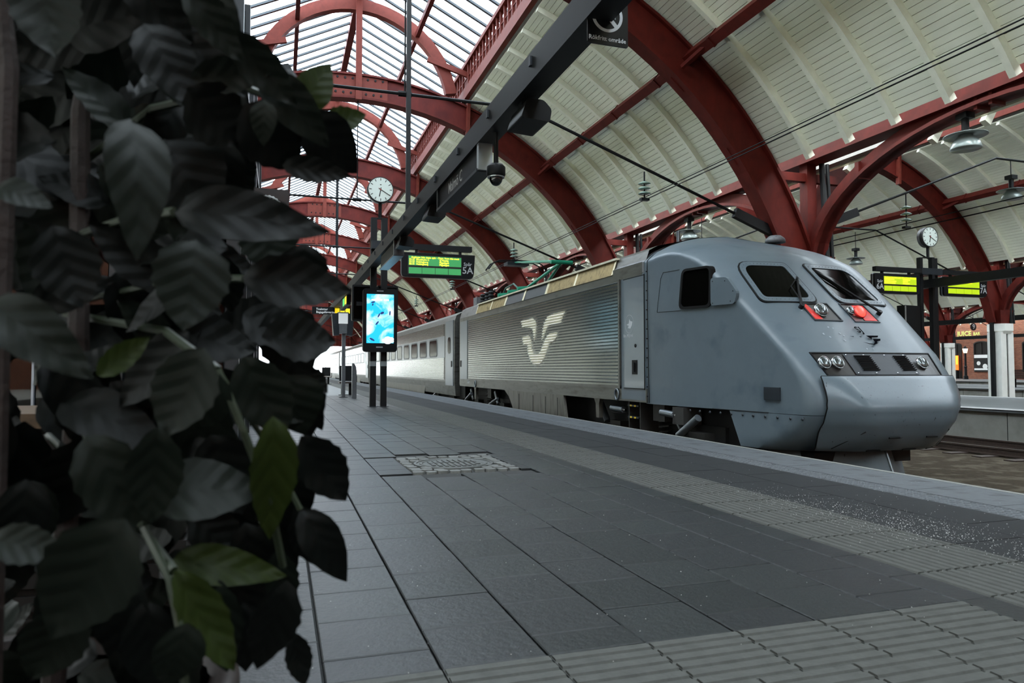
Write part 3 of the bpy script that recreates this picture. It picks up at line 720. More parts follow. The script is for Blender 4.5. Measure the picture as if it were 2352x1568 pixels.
# headlight band
BQ = [(-.91, 1.108), (.916, 1.11), (.86, .845), (-.86, .845)]
def band_pts(poly, n=14):
    out = []
    for (a, b), (c, d) in zip(poly, poly[1:]+poly[:1]): out += [(a+(c-a)*i/n, b+(d-b)*i/n) for i in range(n)]
    return out
bp = band_pts(BQ); bo = [(a*1.018, .976+(b-.976)*1.09) for a, b in bp]
hb = MB().ring(bo, bp, lambda a, b: nose(a, b, -.03), lambda a, b: nose(a, b, .012)).build('headlight_band', 'rubber', loco)
mb = MB(); mb.grid([[nose(-.91+1.826*i/20*1.0+(0 if j == 0 else (.05-.1*i/20)*j/1), 1.108-.263*j, .003) for i in range(21)] for j in range(2)]); mb.build('housing', 'shop_dark', hb)
for x in (-.845, -.675, .615): lamp(hb, x, .978, .082, 'lens_clear', 'headlight')
mb = MB(); mb.grid([[nose(-.5+.97*i/10-.06*j*0, 1.1-.25*j, .012) for i in range(11)] for j in range(2)]); gp = mb.build('grille_panel', 'dark_grey', hb)
for x0, x1 in ((-.36, -.12), (.24, .45)):
    for i in range(9):
        z = 1.07-.021*i; a = MB().bar(nose(x0, z, .02), nose(x1, z, .02), .012, .012).build('slat', 'rubber', gp)
for x in (-.46, -.2, .12, .42):
    for z in (1.085, .868): MB().lathe([(.012, 0), (.008, .006)], nose(x, z, .014), 6).build('screw', 'chrome', gp)
# nose emblem
def wing(mb, ox, oz, sc, f, fl=1):
    for poly in ([(0,.9),(.28,.98),(.34,.8),(.3,.3),(.26,.3),(.2,.62),(.02,.66)], [(1.1,1.08),(.98,.78),(.66,.7),(.5,.3),(.45,.3),(.5,.74),(.62,.98)],
                 [(.03,.46),(.2,.5),(.26,.2),(.34,0),(.46,0),(.58,.28),(.7,.46),(.92,.48),(.86,.28),(.66,.16),(.5,-.28),(.28,-.28),(.15,.0),(.13,.22),(.06,.22)]):
        mb.add([f(ox+a*sc*fl, oz+b*sc) for a, b in poly], [tuple(range(len(poly)))])
tm = text_mesh('emblem', 'SJ', .14, 'black_print', lambda u, v: nose(u+.07, v*.8+1.41, .02), .003)
o = lp(tm, 'lettering', 'black_print')
wm = MB()
for poly in ([(.1, 1.335), (.3, 1.337), (.27, 1.315), (.17, 1.31), (.14, 1.285), (.12, 1.31)], [(.16, 1.29), (.29, 1.295), (.26, 1.268), (.2, 1.262), (.17, 1.23), (.1, 1.213), (.03, 1.222), (-.04, 1.25), (.04, 1.232), (.11, 1.226), (.15, 1.25)], [(-.17, 1.325), (-.1, 1.322), (-.12, 1.312)], [(-.02, 1.325), (.02, 1.318), (-.01, 1.31)]):
    wm.add([nose(a, b, .02) for a, b in poly], [tuple(range(len(poly)))])
lp(wm, 'wing_emblem', 'black_print')
# paint chips on the nose
M('chip', '8f989e', .7, var=0, spec=.2); mb = MB(); rg = random.Random(5)
for cx_, cz_, r in ((-.36, 1.45, .025), (-.3, 1.44, .018), (-.52, 1.36, .035), (-.46, 1.32, .03), (-.26, 1.37, .025), (-.23, 1.34, .02), (-.28, 1.28, .03), (-.55, 1.68, .02), (-.05, 1.17, .02), (.05, 1.17, .012)):
    p = [(cx_+r*.6*(.5+.6*rg.random())*math.cos(2*PI*i/9), cz_+r*.6*(.4+.5*rg.random())*math.sin(2*PI*i/9)) for i in range(9)]
    mb.add([nose(a, b, .007) for a, b in p], [tuple(range(9))])
lp(mb, 'paint_chips', 'chip')['kind'] = 'stuff'
# loco body behind the cab
Ya, Yb = 10.0, 22.15
sec = [(1.54, .43), (1.54, 2.53), (1.45, 2.8), (1.3, 2.88), (.9, 2.97), (.45, 3.02), (0, 3.03)]
full = [(XC-a, z) for a, z in sec]+[(XC+a, z) for a, z in sec[-2::-1]]
mb = MB(); mb.grid([[(x, Ya, z) for x, z in full], [(x, Yb, z) for x, z in full]]); mb.add([(x, Yb, z) for x, z in full], [tuple(range(len(full)))]); lp(mb, 'body', 'stainless_dull')
# weathered fairing between dome and roof
mb = MB(); prof = [(1.545, 2.45), (1.545, 2.61), (1.39, 2.75), (1.15, 2.875), (.86, 2.975), (.6, 3.035), (.3, 3.075), (0, 3.095)]
fl = [(XC-a, z) for a, z in prof]+[(XC+a, z) for a, z in prof[-2::-1]]
mb.grid([[(x, 10.0, z) for x, z in fl], [(x, 11.0, z-.0) for x, z in fl], [(XC+(x-XC)*.98, 11.3, 2.9 if z > 2.9 else z) for x, z in fl]]); lp(mb, 'roof_fairing', 'roof_weathered')
lp(MB().box(XS-.006, 10.06, 2.42, XS+.05, 11.1, 2.62), 'fairing_plate', 'stainless_dull')
# painted door bay
lp(MB().box(XS-.004, 9.98, .43, XS+.03, 10.8, 2.44), 'door_bay', 'cab_paint')
dr = lp(MB().box(XS-.012, 10.0, .62, XS+.02, 10.68, 2.4), 'cab_door', 'door_paint')
mb = MB(); mb.box(XS-.014, 9.985, .6, XS, 10.0, 2.42); mb.box(XS-.014, 9.985, 2.4, XS, 10.7, 2.412); mb.box(XS-.014, 9.985, .606, XS, 10.7, .62); mb.build('door_gap', 'rubber', dr)
hd = MB().box(XS-.018, 10.22, .84, XS, 10.4, 1.07).build('handle', 'rubber', dr); MB().cyl((XS-.03, 10.31, .88), (XS-.03, 10.31, 1.03), .012, 8).build('grip', 'black_steel', hd)
mb = MB(); el = [(10.49+.15*math.cos(2*PI*i/28), 1.66+.15*math.sin(2*PI*i/28)) for i in range(28)]; ei = [(10.49+.146*math.cos(2*PI*i/28), 1.66+.146*math.sin(2*PI*i/28)) for i in range(28)]
mb.ring(el, ei, lambda a, b: (XS-.012, a, b), lambda a, b: (XS-.0135, a, b)); mb.build('emblem_ring', 'white_print', dr)
es = [(10.488, 1.739), (10.455, 1.706), (10.379, 1.694), (10.4, 1.634), (10.457, 1.583), (10.54, 1.596), (10.506, 1.632), (10.589, 1.653), (10.505, 1.671)]
mb = MB(); mb.prism(es, lambda a, b: (XS-.012, a, b), lambda a, b: (XS-.0135, a, b)); mb.build('bird_emblem', 'white_print', dr)
tm = text_mesh('t', 'Bra Miljöval', .07, 'white_print', lambda u, v: (XS-.0135, 10.53-u, 1.47+v), .001); tm.build('lettering', 'white_print', dr)
MB().cyl((XS-.02, 10.28, 1.3), (XS, 10.28, 1.3), .03, 10).build('lock', 'rubber', dr)
lp(MB().tube([(plan(z, -1)[0]-.003, 9.9, z) for z in (.4, 1, 1.8, 2.5)]+[(plan(z, -1)[0]-.002, 9.9, z+.005) for z in (2.61, 2.7, 2.8, 2.9, 2.97, 3.03)], .006, 5), 'cab_seam', 'rubber')
mb = MB()
for i in range(14): mb.cyl((XS-.008, 9.93, .5+.15*i), (XS+.01, 9.93, .5+.15*i), .009, 6)
lp(mb, 'seam_rivets', 'rubber')['kind'] = 'stuff'
# cab side window, access panel and mirror flap
def side(y, z, off): return (XC-xclip(y, z)-off, y, z)
sw = rpoly([(9.13, 1.79), (8.44, 1.77), (8.42, 2.35), (9.05, 2.37)], .1, 4); swi = rpoly([(9.085, 1.825), (8.485, 1.805), (8.465, 2.32), (9.015, 2.335)], .08, 4)
f_ = MB().ring(sw, swi, lambda a, b: side(a, b, -.05), lambda a, b: side(a, b, .022)).build('side_window', 'rubber', loco)
mb = MB(); mb.add([side(a, b, .008) for a, b in swi], [tuple(range(len(swi)))]); mb.build('pane', 'cab_glass', f_)
mf = rpoly([(8.43, 1.79), (7.98, 1.78), (7.93, 1.93), (8.12, 2.15), (8.43, 2.17)], .05, 3)
o = MB().prism(mf, lambda a, b: side(a, b, -.02), lambda a, b: side(a, b, .03)).build('mirror_flap', 'cab_paint', loco)
for a, b in ((8.39, 1.82), (8.05, 1.82), (8.39, 2.12), (8.15, 2.1), (8.0, 1.95)): MB().cyl(side(a, b, .025), side(a, b, .034), .008, 6).build('screw', 'rubber', o)
mb = MB(); pl = [(9.5, 2.38), (9.1, 2.37), (9.1, 2.375), (9.505, 2.385), (9.66, 1.79), (9.13, 1.77)]
mb.tube([side(9.12, 2.375, .001), side(9.5, 2.38, .001), side(9.56, 2.3, .001), side(9.66, 1.79, .001), side(9.1, 1.775, .001)], .004, 5); lp(mb, 'access_panel_seam', 'rubber')
# dark square patch and scrape low on the cab side
lp(MB().prism([(7.5, .54), (7.24, .54), (7.24, .7), (7.5, .7)], lambda a, b: (min(plan(b, -(.4+.6*j/200))[0] for j in range(0, 201, 1) if abs(plan(b, -(.4+.6*j/200))[1]-a) < .05)-.0, a, b), lambda a, b: (min(plan(b, -(.4+.6*j/200))[0] for j in range(0, 201, 1) if abs(plan(b, -(.4+.6*j/200))[1]-a) < .05)-.012, a, b)), 'patch', 'dark_grey')
# corrugated side
NR = 30; z0, z1 = .65, 2.4; pz = (z1-z0)/NR; prof = []
for i in range(NR):
    b = z0+pz*i; prof += [(0, b), (0, b+pz*.6), (.017, b+pz*.66), (.026, b+pz*.8), (.017, b+pz*.93), (0, b+pz*.999)]
for sx, xx in ((-1, XS), (1, XC+1.54)):
    mb = MB(); mb.grid([[(xx+sx*(.004+d), y, z) for d, z in prof] for y in (10.86, 21.05)]); lp(mb, 'corrugated_panel', 'stainless')
mb = MB(); mb.box(XS-.03, 10.82, .6, XS, 10.87, 2.43); mb.box(XS-.02, 10.82, .6, XS, 21.08, .65); lp(mb, 'panel_frame', 'stainless_dull')
# painted wing emblem laid over the ribs
LG = [[(16.015, 2.067), (15.233, 2.083), (15.093, 2.05), (14.997, 1.987), (14.956, 1.91), (14.971, 1.781), (15.04, 1.56), (15.095, 1.562), (15.164, 1.772), (15.234, 1.842), (15.319, 1.865), (15.908, 1.903)],
 [(13.251, 2.093), (13.488, 1.866), (14.126, 1.861), (14.251, 1.815), (14.378, 1.723), (14.532, 1.568), (14.597, 1.566), (14.531, 1.795), (14.453, 1.917), (14.275, 2.031), (14.175, 2.059), (13.882, 2.083)],
 [(15.924, 1.687), (15.434, 1.695), (15.32, 1.628), (15.277, 1.532), (15.25, 1.408), (15.152, 1.292), (14.959, 1.251), (14.77, 1.266), (14.638, 1.336), (14.507, 1.459), (14.378, 1.571), (14.177, 1.678), (13.673, 1.688), (13.732, 1.571), (13.934, 1.492), (14.153, 1.465), (14.279, 1.335), (14.406, 1.195), (14.535, 1.107), (14.745, 1.027), (15.125, 1.03), (15.321, 1.116), (15.493, 1.29), (15.551, 1.484), (15.818, 1.497)]]
def spans(poly, z):
    xs_ = []
    for (a, b), (c, d) in zip(poly, poly[1:]+poly[:1]):
        if (b > z) != (d > z): xs_.append(a+(c-a)*(z-b)/(d-b))
    xs_.sort(); return list(zip(xs_[::2], xs_[1::2]))
mb = MB()
for (d0, a), (d1, b) in zip(prof, prof[1:]):
    n_ = 3
    for k in range(n_):
        za, zb = a+(b-a)*k/n_, a+(b-a)*(k+1)/n_; da, db = d0+(d1-d0)*k/n_, d0+(d1-d0)*(k+1)/n_
        for poly in LG:
            for y0, y1 in spans(poly, (za+zb)/2):
                mb.add([(XS-.0055-da, y0, za), (XS-.0055-da, y1, za), (XS-.0055-db, y1, zb), (XS-.0055-db, y0, zb)], [(0, 1, 2, 3)])
lp(mb, 'wing_emblem', 'logo_cream')
# roof-side vents
def vent(y0, y1, m, n, frame_m='vent_frame', z0=2.535, z1=2.8):
    def V(y, z, off):
        t = (z-2.53)/.27; return (XC-1.54+.09*t-off*.95, y, z+off*.3)
    v = MB().prism([(y0, z0), (y1, z0), (y1, z1), (y0, z1)], lambda a, b: V(a, b, -.02), lambda a, b: V(a, b, .012)).build('roof_vent', m, loco)
    mb = MB()
    for i in range(n):
        y = y0+(y1-y0)*(i+.5)/n; w = (y1-y0)/n*.22
        mb.add([V(y-w, z0+.012, .012), V(y, z0+.012, .024), V(y+w, z0+.012, .012), V(y-w, z1-.012, .012), V(y, z1-.012, .024), V(y+w, z1-.012, .012)], [(0, 1, 4, 3), (1, 2, 5, 4)])
    if n: mb.build('louvres', m, v)['kind'] = 'stuff'
    for y in (y0, y1): MB().bar(V(y, z0, .016), V(y, z1, .016), .05, .012, up=(-1, 0, .3)).build('vent_frame', frame_m, v)
for a, b, m, n in ((11.12, 12.75, 'vent_cream', 34), (12.8, 14.3, 'vent_cream', 34), (14.38, 15.85, 'vent_dark', 0), (15.9, 17.3, 'vent_dark', 0), (17.36, 18.6, 'vent_cream', 26), (18.64, 20.1, 'vent_cream', 28)): vent(a, b, m, n)
lp(MB().bar((XC-1.47, 11.05, 2.815), (XC-1.47, 20.15, 2.815), .07, .035), 'roof_edge', 'roof_edge')
# rear door of the loco and number
d2 = lp(MB().box(XS-.012, 21.15, .62, XS+.02, 22.02, 2.42), 'rear_door', 'pale_paint'); MB().box(XS-.018, 21.85, 1.0, XS, 22.0, 1.2).build('handle', 'rubber', d2)
lp(text_mesh('t', '2024', .14, 'white_print', lambda u, v: (XS-.006, 21.0-u, .545+v), .003), 'number_lettering', 'white_print')
# lower skirt panel and underframe
lp(MB().prism([(13.4, .43), (17.45, .43), (17.0, .25), (16.7, 0), (16.6, -.35), (13.15, -.35), (13.3, .1)], lambda a, b: (XS+.05, a, b), lambda a, b: (XS+.0, a, b)), 'side_skirt', 'skirt_metal')
lp(MB().box(XS+.45, 8.2, -.25, XC+1.1, 22.0, .42), 'underframe', 'under_black')
lp(MB().box(XS-.002, 9.95, .40, XS+.05, 22.1, .62), 'sill', 'stainless_dull')
for y in (13.7, 14.4, 15.2, 16.2): lp(MB().box(XS-.006, y, -.1, XS, y+.02, .34), 'skirt_joint', 'under_grey')
def bogie(yc, dirn=1):
    b = MB().box(XC-1.15, yc-1.75, -.2, XC+1.15, yc+1.75, .12).build('bogie_frame', 'under_black', loco)
    for dy in (-1.3, 1.3):
        for sx in (-1, 1):
            MB().lathe([(.05, -.06), (.43, -.06), (.43, .0), (.46, .02), (.46, .06), (.05, .06)], (XC+sx*.78, yc+dy, -.14), 24, 'x').build('wheel', 'under_grey', b)
        MB().cyl((XC-.8, yc+dy, -.17), (XC+.8, yc+dy, -.17), .08, 10).build('axle', 'under_black', b)
        MB().box(XC-1.32, yc+dy-.2, -.33, XC-1.1, yc+dy+.2, .02).build('axle_box', 'under_grey', b)
        MB().cyl((XC-1.3, yc+dy+.35, -.02), (XC-1.3, yc+dy+.62, .3), .06, 10).build('damper', 'zinc', b)
    for k in (-.25, .25):
        MB().tube([(XC-1.2+.1*math.cos(t*.9), yc+k+.1*math.sin(t*.9), -.1+.012*t) for t in range(0, 38)], .018, 5).build('spring', 'under_grey', b)
    MB().box(XC-1.4, yc-.55, .12, XC-1.15, yc-.2, .4).build('brake_box', 'under_grey', b)
    return b
bogie(10.2); bogie(19.6)
# visible dampers, brackets and steps in the front bay
for p, q, r in (((5.52, 11.35, .25), (5.52, 10.9, .24), .055), ((5.52, 9.65, .27), (5.52, 9.28, .25), .05), ((5.5, 8.62, .25), (5.45, 9.05, -.03), .055), ((5.5, 20.9, .2), (5.48, 21.5, -.02), .05), ((5.5, 18.2, .15), (5.48, 18.9, -.04), .035)):
    o = lp(MB().cyl(p, q, r, 12), 'damper', 'zinc', True, ang=40); MB().cyl(q, tuple(q[i]+(q[i]-p[i])*.15 for i in range(3)), r*.5, 10).build('damper_rod', 'chrome', o)
for y in (11.75, 20.3): lp(MB().prism([(y, .43), (y+.3, .43), (y+.2, .3), (y+.18, .05), (y+.06, .05), (y+.06, .3)], lambda a, b: (5.56, a, b), lambda a, b: (5.48, a, b)), 'bracket', 'skirt_metal')
lp(MB().box(5.5, 9.0, .12, 5.8, 9.3, .37), 'cylinder_housing', 'under_grey')
for y in (10.97, 20.2):
    t_ = [(5.42, y+.07*math.sin(2*PI*i/14), .5 + .09*math.cos(2*PI*i/14)) for i in range(15)]; lp(MB().tube(t_, .018, 6), 'lifting_eye', 'zinc', True)
st = lp(MB().box(5.5, 10.28, -.1, 5.9, 10.31, .42).box(5.5, 10.66, -.1, 5.9, 10.69, .42), 'step_frame', 'under_grey')
for z in (.33, .14):
    r_ = MB().box(5.47, 10.3, z-.012, 5.6, 10.67, z+.012).build('step', 'dark_grey', st)
    for k in range(2): MB().box(5.466, 10.38+.14*k, z-.013, 5.474, 10.44+.14*k, z+.013).build('step_mark', 'yellow', r_)
# snow plough
mb = MB(); V = [(0, 6.86, -.06), (0, 6.66, -.55), (-1.1, 7.75, -.06), (-1.1, 7.6, -.55), (1.1, 7.75, -.06), (1.1, 7.6, -.55)]
V = [(XC+a, b, c) for a, b, c in V]
mb.add(V, [(0, 1, 3, 2), (0, 4, 5, 1)]); mb.add([(v[0], v[1]+.03, v[2]) for v in V], [(0, 2, 3, 1), (0, 1, 5, 4)]); lp(mb, 'snow_plough', 'nose_paint')
lp(MB().tube([V[0], V[1]], .016, 6), 'plough_edge', 'zinc')
lp(MB().box(XC-.75, 7.2, -.25, XC+.75, 8.3, -.1), 'nose_underside', 'under_black')
# roof gear
lp(MB().cyl((XC-.2, 11.2, 3.08), (XC-.2, 11.2, 3.4), .03, 10).box(XC-.35, 11.0, 3.04, XC-.05, 11.4, 3.1), 'antenna', 'zinc')
lp(MB().lathe([(.16, 0), (.15, .06), (.09, .11), (0, .12)], (XC+.5, 9.45, 2.93), 12), 'roof_dome', 'roof_weathered', True)
pg = lp(MB().box(XC-.5, 17.6, 3.06, XC+.5, 21.6, 3.14), 'pantograph', 'panto_dark')
for p, q, r in (((XC-.28, 19.6, 3.2), (XC, 17.3, 3.72), .04), ((XC+.28, 19.6, 3.2), (XC, 17.3, 3.72), .04)): MB().cyl(p, q, r, 8).build('lower_arm', 'panto_green', pg)
for s in (-1, 1): MB().cyl((XC+s*.22, 17.28, 3.74), (XC+s*.1, 21.0, 4.24), .03, 8, .022).build('upper_arm', 'panto_green', pg)
MB().cyl((XC-.3, 17.28, 3.72), (XC+.3, 17.28, 3.72), .055, 10).build('knuckle', 'panto_green', pg)
for dy in (-.16, .16):
    MB().tube([(XC-.95, 21.05+dy, 3.98), (XC-.8, 21.05+dy, 4.18), (XC-.6, 21.05+dy, 4.27), (XC, 21.05+dy, 4.29), (XC+.6, 21.05+dy, 4.27), (XC+.8, 21.05+dy, 4.18), (XC+.95, 21.05+dy, 3.98)], .022, 6).build('collector_strip', 'rod_black', pg)
MB().box(XC-.35, 20.85, 4.14, XC+.35, 21.25, 4.24).build('head', 'dark_grey', pg)
for y in (19.3, 20.2, 21.2):
    MB().cyl((XC-.55, y, 3.2), (XC+.45, y, 3.3), .08, 8).build('base_link', 'panto_green', pg)
MB().tube([(XC-.3, 19.7, 3.2), (XC-.3, 20.4, 3.5), (XC-.3, 21.2, 3.45), (XC-.3, 21.7, 3.15)], .03, 6).build('hoop', 'panto_dark', pg)
for y in (20.6, 21.0, 21.5): lp(MB().lathe([(.05, 0), (.1, .06), (.06, .1), (.1, .16), (.06, .2), (.1, .26), (.05, .3)], (XC-.95, y, 2.98), 10), 'roof_insulator', 'under_black')
lp(MB().box(XC-1.1, 21.7, 2.95, XC-.3, 22.1, 3.2), 'roof_box', 'roof_weathered')
# ------------------------------------------------------------------ coaches
def make_coach(yA, L, lab):
    c = thing('passenger_coach', lab, 'train coach', (XC, yA, -.6)); yB = yA+L; X = XS
    sec = [(1.5, .05), (1.54, .5), (1.54, 2.5), (1.47, 2.7), (1.2, 2.85), (.6, 2.97), (0, 3.0)]
    fu = [(XC-a, z) for a, z in sec]+[(XC+a, z) for a, z in sec[-2::-1]]
    mb = MB(); mb.grid([[(x, yA, z) for x, z in fu], [(x, yB, z) for x, z in fu]])
    for y in (yA, yB): mb.add([(x, y, z) for x, z in fu], [tuple(range(len(fu)))])
    mb.build('body', 'stainless_dull', c)
    for za, zb, n in ((2.08, 2.5, 9), (.57, 1.33, 14)):
        pz = (zb-za)/n; pr = []
        for i in range(n): b = za+pz*i; pr += [(0, b), (0, b+pz*.6), (.018, b+pz*.7), (.018, b+pz*.9), (0, b+pz*.999)]
        MB().grid([[(X-.004-d, y, z) for d, z in pr] for y in (yA+1.55, yB-1.55)]).build('corrugated_panel', 'stainless', c)
    MB().box(X-.008, yA+1.45, 1.33, X+.02, yB-1.45, 2.08).build('window_band', 'pale_paint', c)
    k = 0; y = yA+2.75
    while y < yB-3.2:
        pi_, po = rrect(y, 1.42, y+1.3, 1.98, .1, 3), rrect(y-.05, 1.37, y+1.35, 2.03, .13, 3)
        w = MB().ring(po, pi_, lambda a, b: (X, a, b), lambda a, b: (X-.018, a, b)).build('window', 'dark_grey', c)
        mb = MB(); mb.add([(X-.011, a, b) for a, b in pi_], [tuple(range(len(pi_)))]); mb.build('pane', 'cab_glass', w); y += 1.98
    for y0 in (yA+.15, yB-1.25):
        d = MB().box(X-.02, y0, .38, X+.02, y0+1.1, 2.55).build('door', 'pale_paint', c)
        MB().prism(rrect(y0+.35, 1.45, y0+.75, 2.0, .12, 3), lambda a, b: (X-.02, a, b), lambda a, b: (X-.028, a, b)).build('door_window', 'cab_glass', d)
        MB().box(X-.03, y0+.12, 1.0, X-.02, y0+.25, 1.2).build('handle', 'rubber', d)
    MB().prism([(yA+4.8, .5), (yB-4.8, .5), (yB-5.3, -.1), (yA+5.3, -.1)], lambda a, b: (X+.08, a, b), lambda a, b: (X+.02, a, b)).build('side_skirt', 'skirt_metal', c)
    MB().box(XC-1.1, yA+.5, -.35, XC+1.1, yB-.5, .1).build('underframe', 'under_black', c)
    for yy in (yA+3.2, yB-3.2):
        for dy in (-1.3, 1.3):
            for sx in (-1, 1): MB().lathe([(.05, -.06), (.43, -.06), (.46, .06), (.05, .06)], (XC+sx*1.13, yy+dy, -.14), 16, 'x').build('wheel', 'under_grey', c)
        MB().cyl((X+.1, yy-.9, .3), (X+.06, yy+.6, -.1), .04, 8).build('damper', 'zinc', c)
    MB().box(XC-1.35, yA-.69, 0, XC+1.35, yA, 2.75).build('gangway', 'rubber', c)
    return c
LC = 23.3
c1 = make_coach(22.85, LC, 'silver coach coupled behind the grey power car')
copy_tree(c1, (XC, 22.85+LC+.7, -.6), 'second silver coach of the train, half hidden by the advertising screen')
copy_tree(c1, (XC, 22.85+2*(LC+.7), -.6), 'third silver coach, farthest along the platform')
# ------------------------------------------------------------------ manhole in the paving
M('cobble', '4f504d', .65, var=.2, scale=14, bump=.3); M('cast_iron', '454745', .5, .3, var=.2, scale=20)
mh = thing('manhole', 'round iron manhole cover framed by cobbles in the paving', 'manhole', (1.635, 6.91, 0))
mx, my = 1.635, 6.91; rg = random.Random(11)
mb = MB(); mb.lathe([(0, -.004), (.30, -.004), (.31, .002), (.33, .002), (.335, -.004), (.36, -.004), (.365, .003), (.39, .003), (.395, -.02)], (mx, my, 0), 40); mb.build('cover', 'cast_iron', mh)
for i in range(-4, 5):
    w = math.sqrt(max(.0, .27**2-(.055*i)**2))
    for s in (-1, 1):
        if w > .06: MB().box(mx+.055*i-.016, my+s*w*.5-w*.42, -.004, mx+.055*i+.016, my+s*w*.5+w*.42, .004).build('raised_bar', 'cast_iron', mh)
n_ = 9; cw = 1.0/n_
for i in range(n_):
    for j in range(n_+1):
        cx_ = mx-.5+cw*(i+.5)+rg.uniform(-.012, .012); cy_ = my-.58+.116*(j+.5)+rg.uniform(-.012, .012)
        if math.hypot(cx_-mx, cy_-my) < .425: continue
        p = [(cx_+cw*.5*(.86+.14*rg.random())*sx, cy_+.058*(.82+.16*rg.random())*sy) for sx, sy in ((-1, -.6), (-.6, -1), (.6, -1), (1, -.6), (1, .6), (.6, 1), (-.6, 1), (-1, .6))]
        h = rg.uniform(-.001, .006)
        MB().prism(p, lambda a, b: (a, b, -.02), lambda a, b: (cx_+(a-cx_)*.93, cy_+(b-cy_)*.93, h)).build('cobble', 'cobble', mh)
# ------------------------------------------------------------------ masts, clocks and displays
M('clock_face', 'b9c4bd', .4, var=0, emit=.1); M('clock_black', '151515', .4, var=0); M('clock_red', 'b0231f', .4, var=0)
M('lcd_green', '3f9a58', .4, var=.06, scale=3, emit=.14); M('lcd_lime', 'a9c415', .4, var=.05, scale=3, emit=.2); M('led_yellow', 'ffee2e', .4, var=0, emit=.5)
M('tape_grey', '8d9495', .6, var=.1)
M('metal_edge', 'aab2b6', .3, .8, var=.05)
def clock(loc, lab, pz=4.7):
    x, y, z = loc; t = thing('station_clock', lab, 'clock', (x, y, pz)); r = .31
    MB().lathe([(r, -.1), (r+.012, -.11), (r+.012, .11), (r, .1)], (x, y, z), 40, 'y').build('case', 'clock_black', t, True)
    fa = MB().lathe([(0, -.105), (r*.97, -.105), (r*.97, .105), (0, .105)], (x, y, z), 40, 'y').build('face', 'clock_face', t)
    for i in range(60):
        a = 2*PI*i/60; big = i % 5 == 0; r0, r1, w = (r*.72, r*.92, .018) if big else (r*.88, r*.93, .006)
        if not big and i % 2: continue
        MB().bar((x+r0*math.sin(a), y-.108, z+r0*math.cos(a)), (x+r1*math.sin(a), y-.108, z+r1*math.cos(a)), w, .004, up=(0, 1, 0)).build('tick', 'clock_black', fa)
    for ang, ln, w, m in ((190, .18, .024, 'clock_black'), (121, .27, .018, 'clock_black'), (305, .06, .012, 'clock_red')):
        a = R(ang); MB().bar((x-.05*math.sin(a), y-.113, z-.05*math.cos(a)), (x+ln*math.sin(a), y-.113, z+ln*math.cos(a)), w, .005, up=(0, 1, 0)).build('hand', m, t)
    MB().cyl((x, y-.12, z), (x, y-.1, z), .016, 10).build('hub', 'clock_red', t)
    MB().box(x-.02, y-.111, z+.11, x+.02, y-.107, z+.13).build('maker_mark', 'clock_black', t)
    MB().cyl((x, y, pz), (x, y, z-r), .045, 10).build('post', 'black_steel', t)
    return t
c_ = clock((2.33, 17.9, 5.4), 'round station clock on the mast with the advertising screen')
def mast(x, y, lab, posts=((-.13, 0), (.13, 0)), arm=(), h=4.68, pw=.075):
    t = thing('sign_mast', lab, 'mast', (x, y, 0))
    for dx, dy in posts:
        MB().box(x+dx-pw, y+dy-.07, 0, x+dx+pw, y+dy+.07, h).build('post', 'black_steel', t)
        MB().box(x+dx-pw-.003, y+dy-.073, 1.0, x+dx+pw+.003, y+dy+.073, 1.12).build('tape_band', 'tape_grey', t)
        MB().box(x+dx-.12, y+dy-.14, 0, x+dx+.12, y+dy+.14, .012).build('base_plate', 'dark_grey', t)
    for a, b in arm: MB().box(x+a, y-.2, 3.93, x+b, y-.06, 4.07).build('arm', 'black_steel', t)
    MB().box(x-(.42 if len(posts) > 2 else .2), y-.2, 3.9, x+(.42 if len(posts) > 2 else .2), y+.1, 4.1).build('joint_box', 'dark_grey', t)
    MB().box(x-.2, y-.07, h, x+.2, y+.07, h+.02).build('top_plate', 'black_steel', t)
    return t
mast(2.31, 17.9, 'twin black mast on the foreground platform carrying the screen and display')
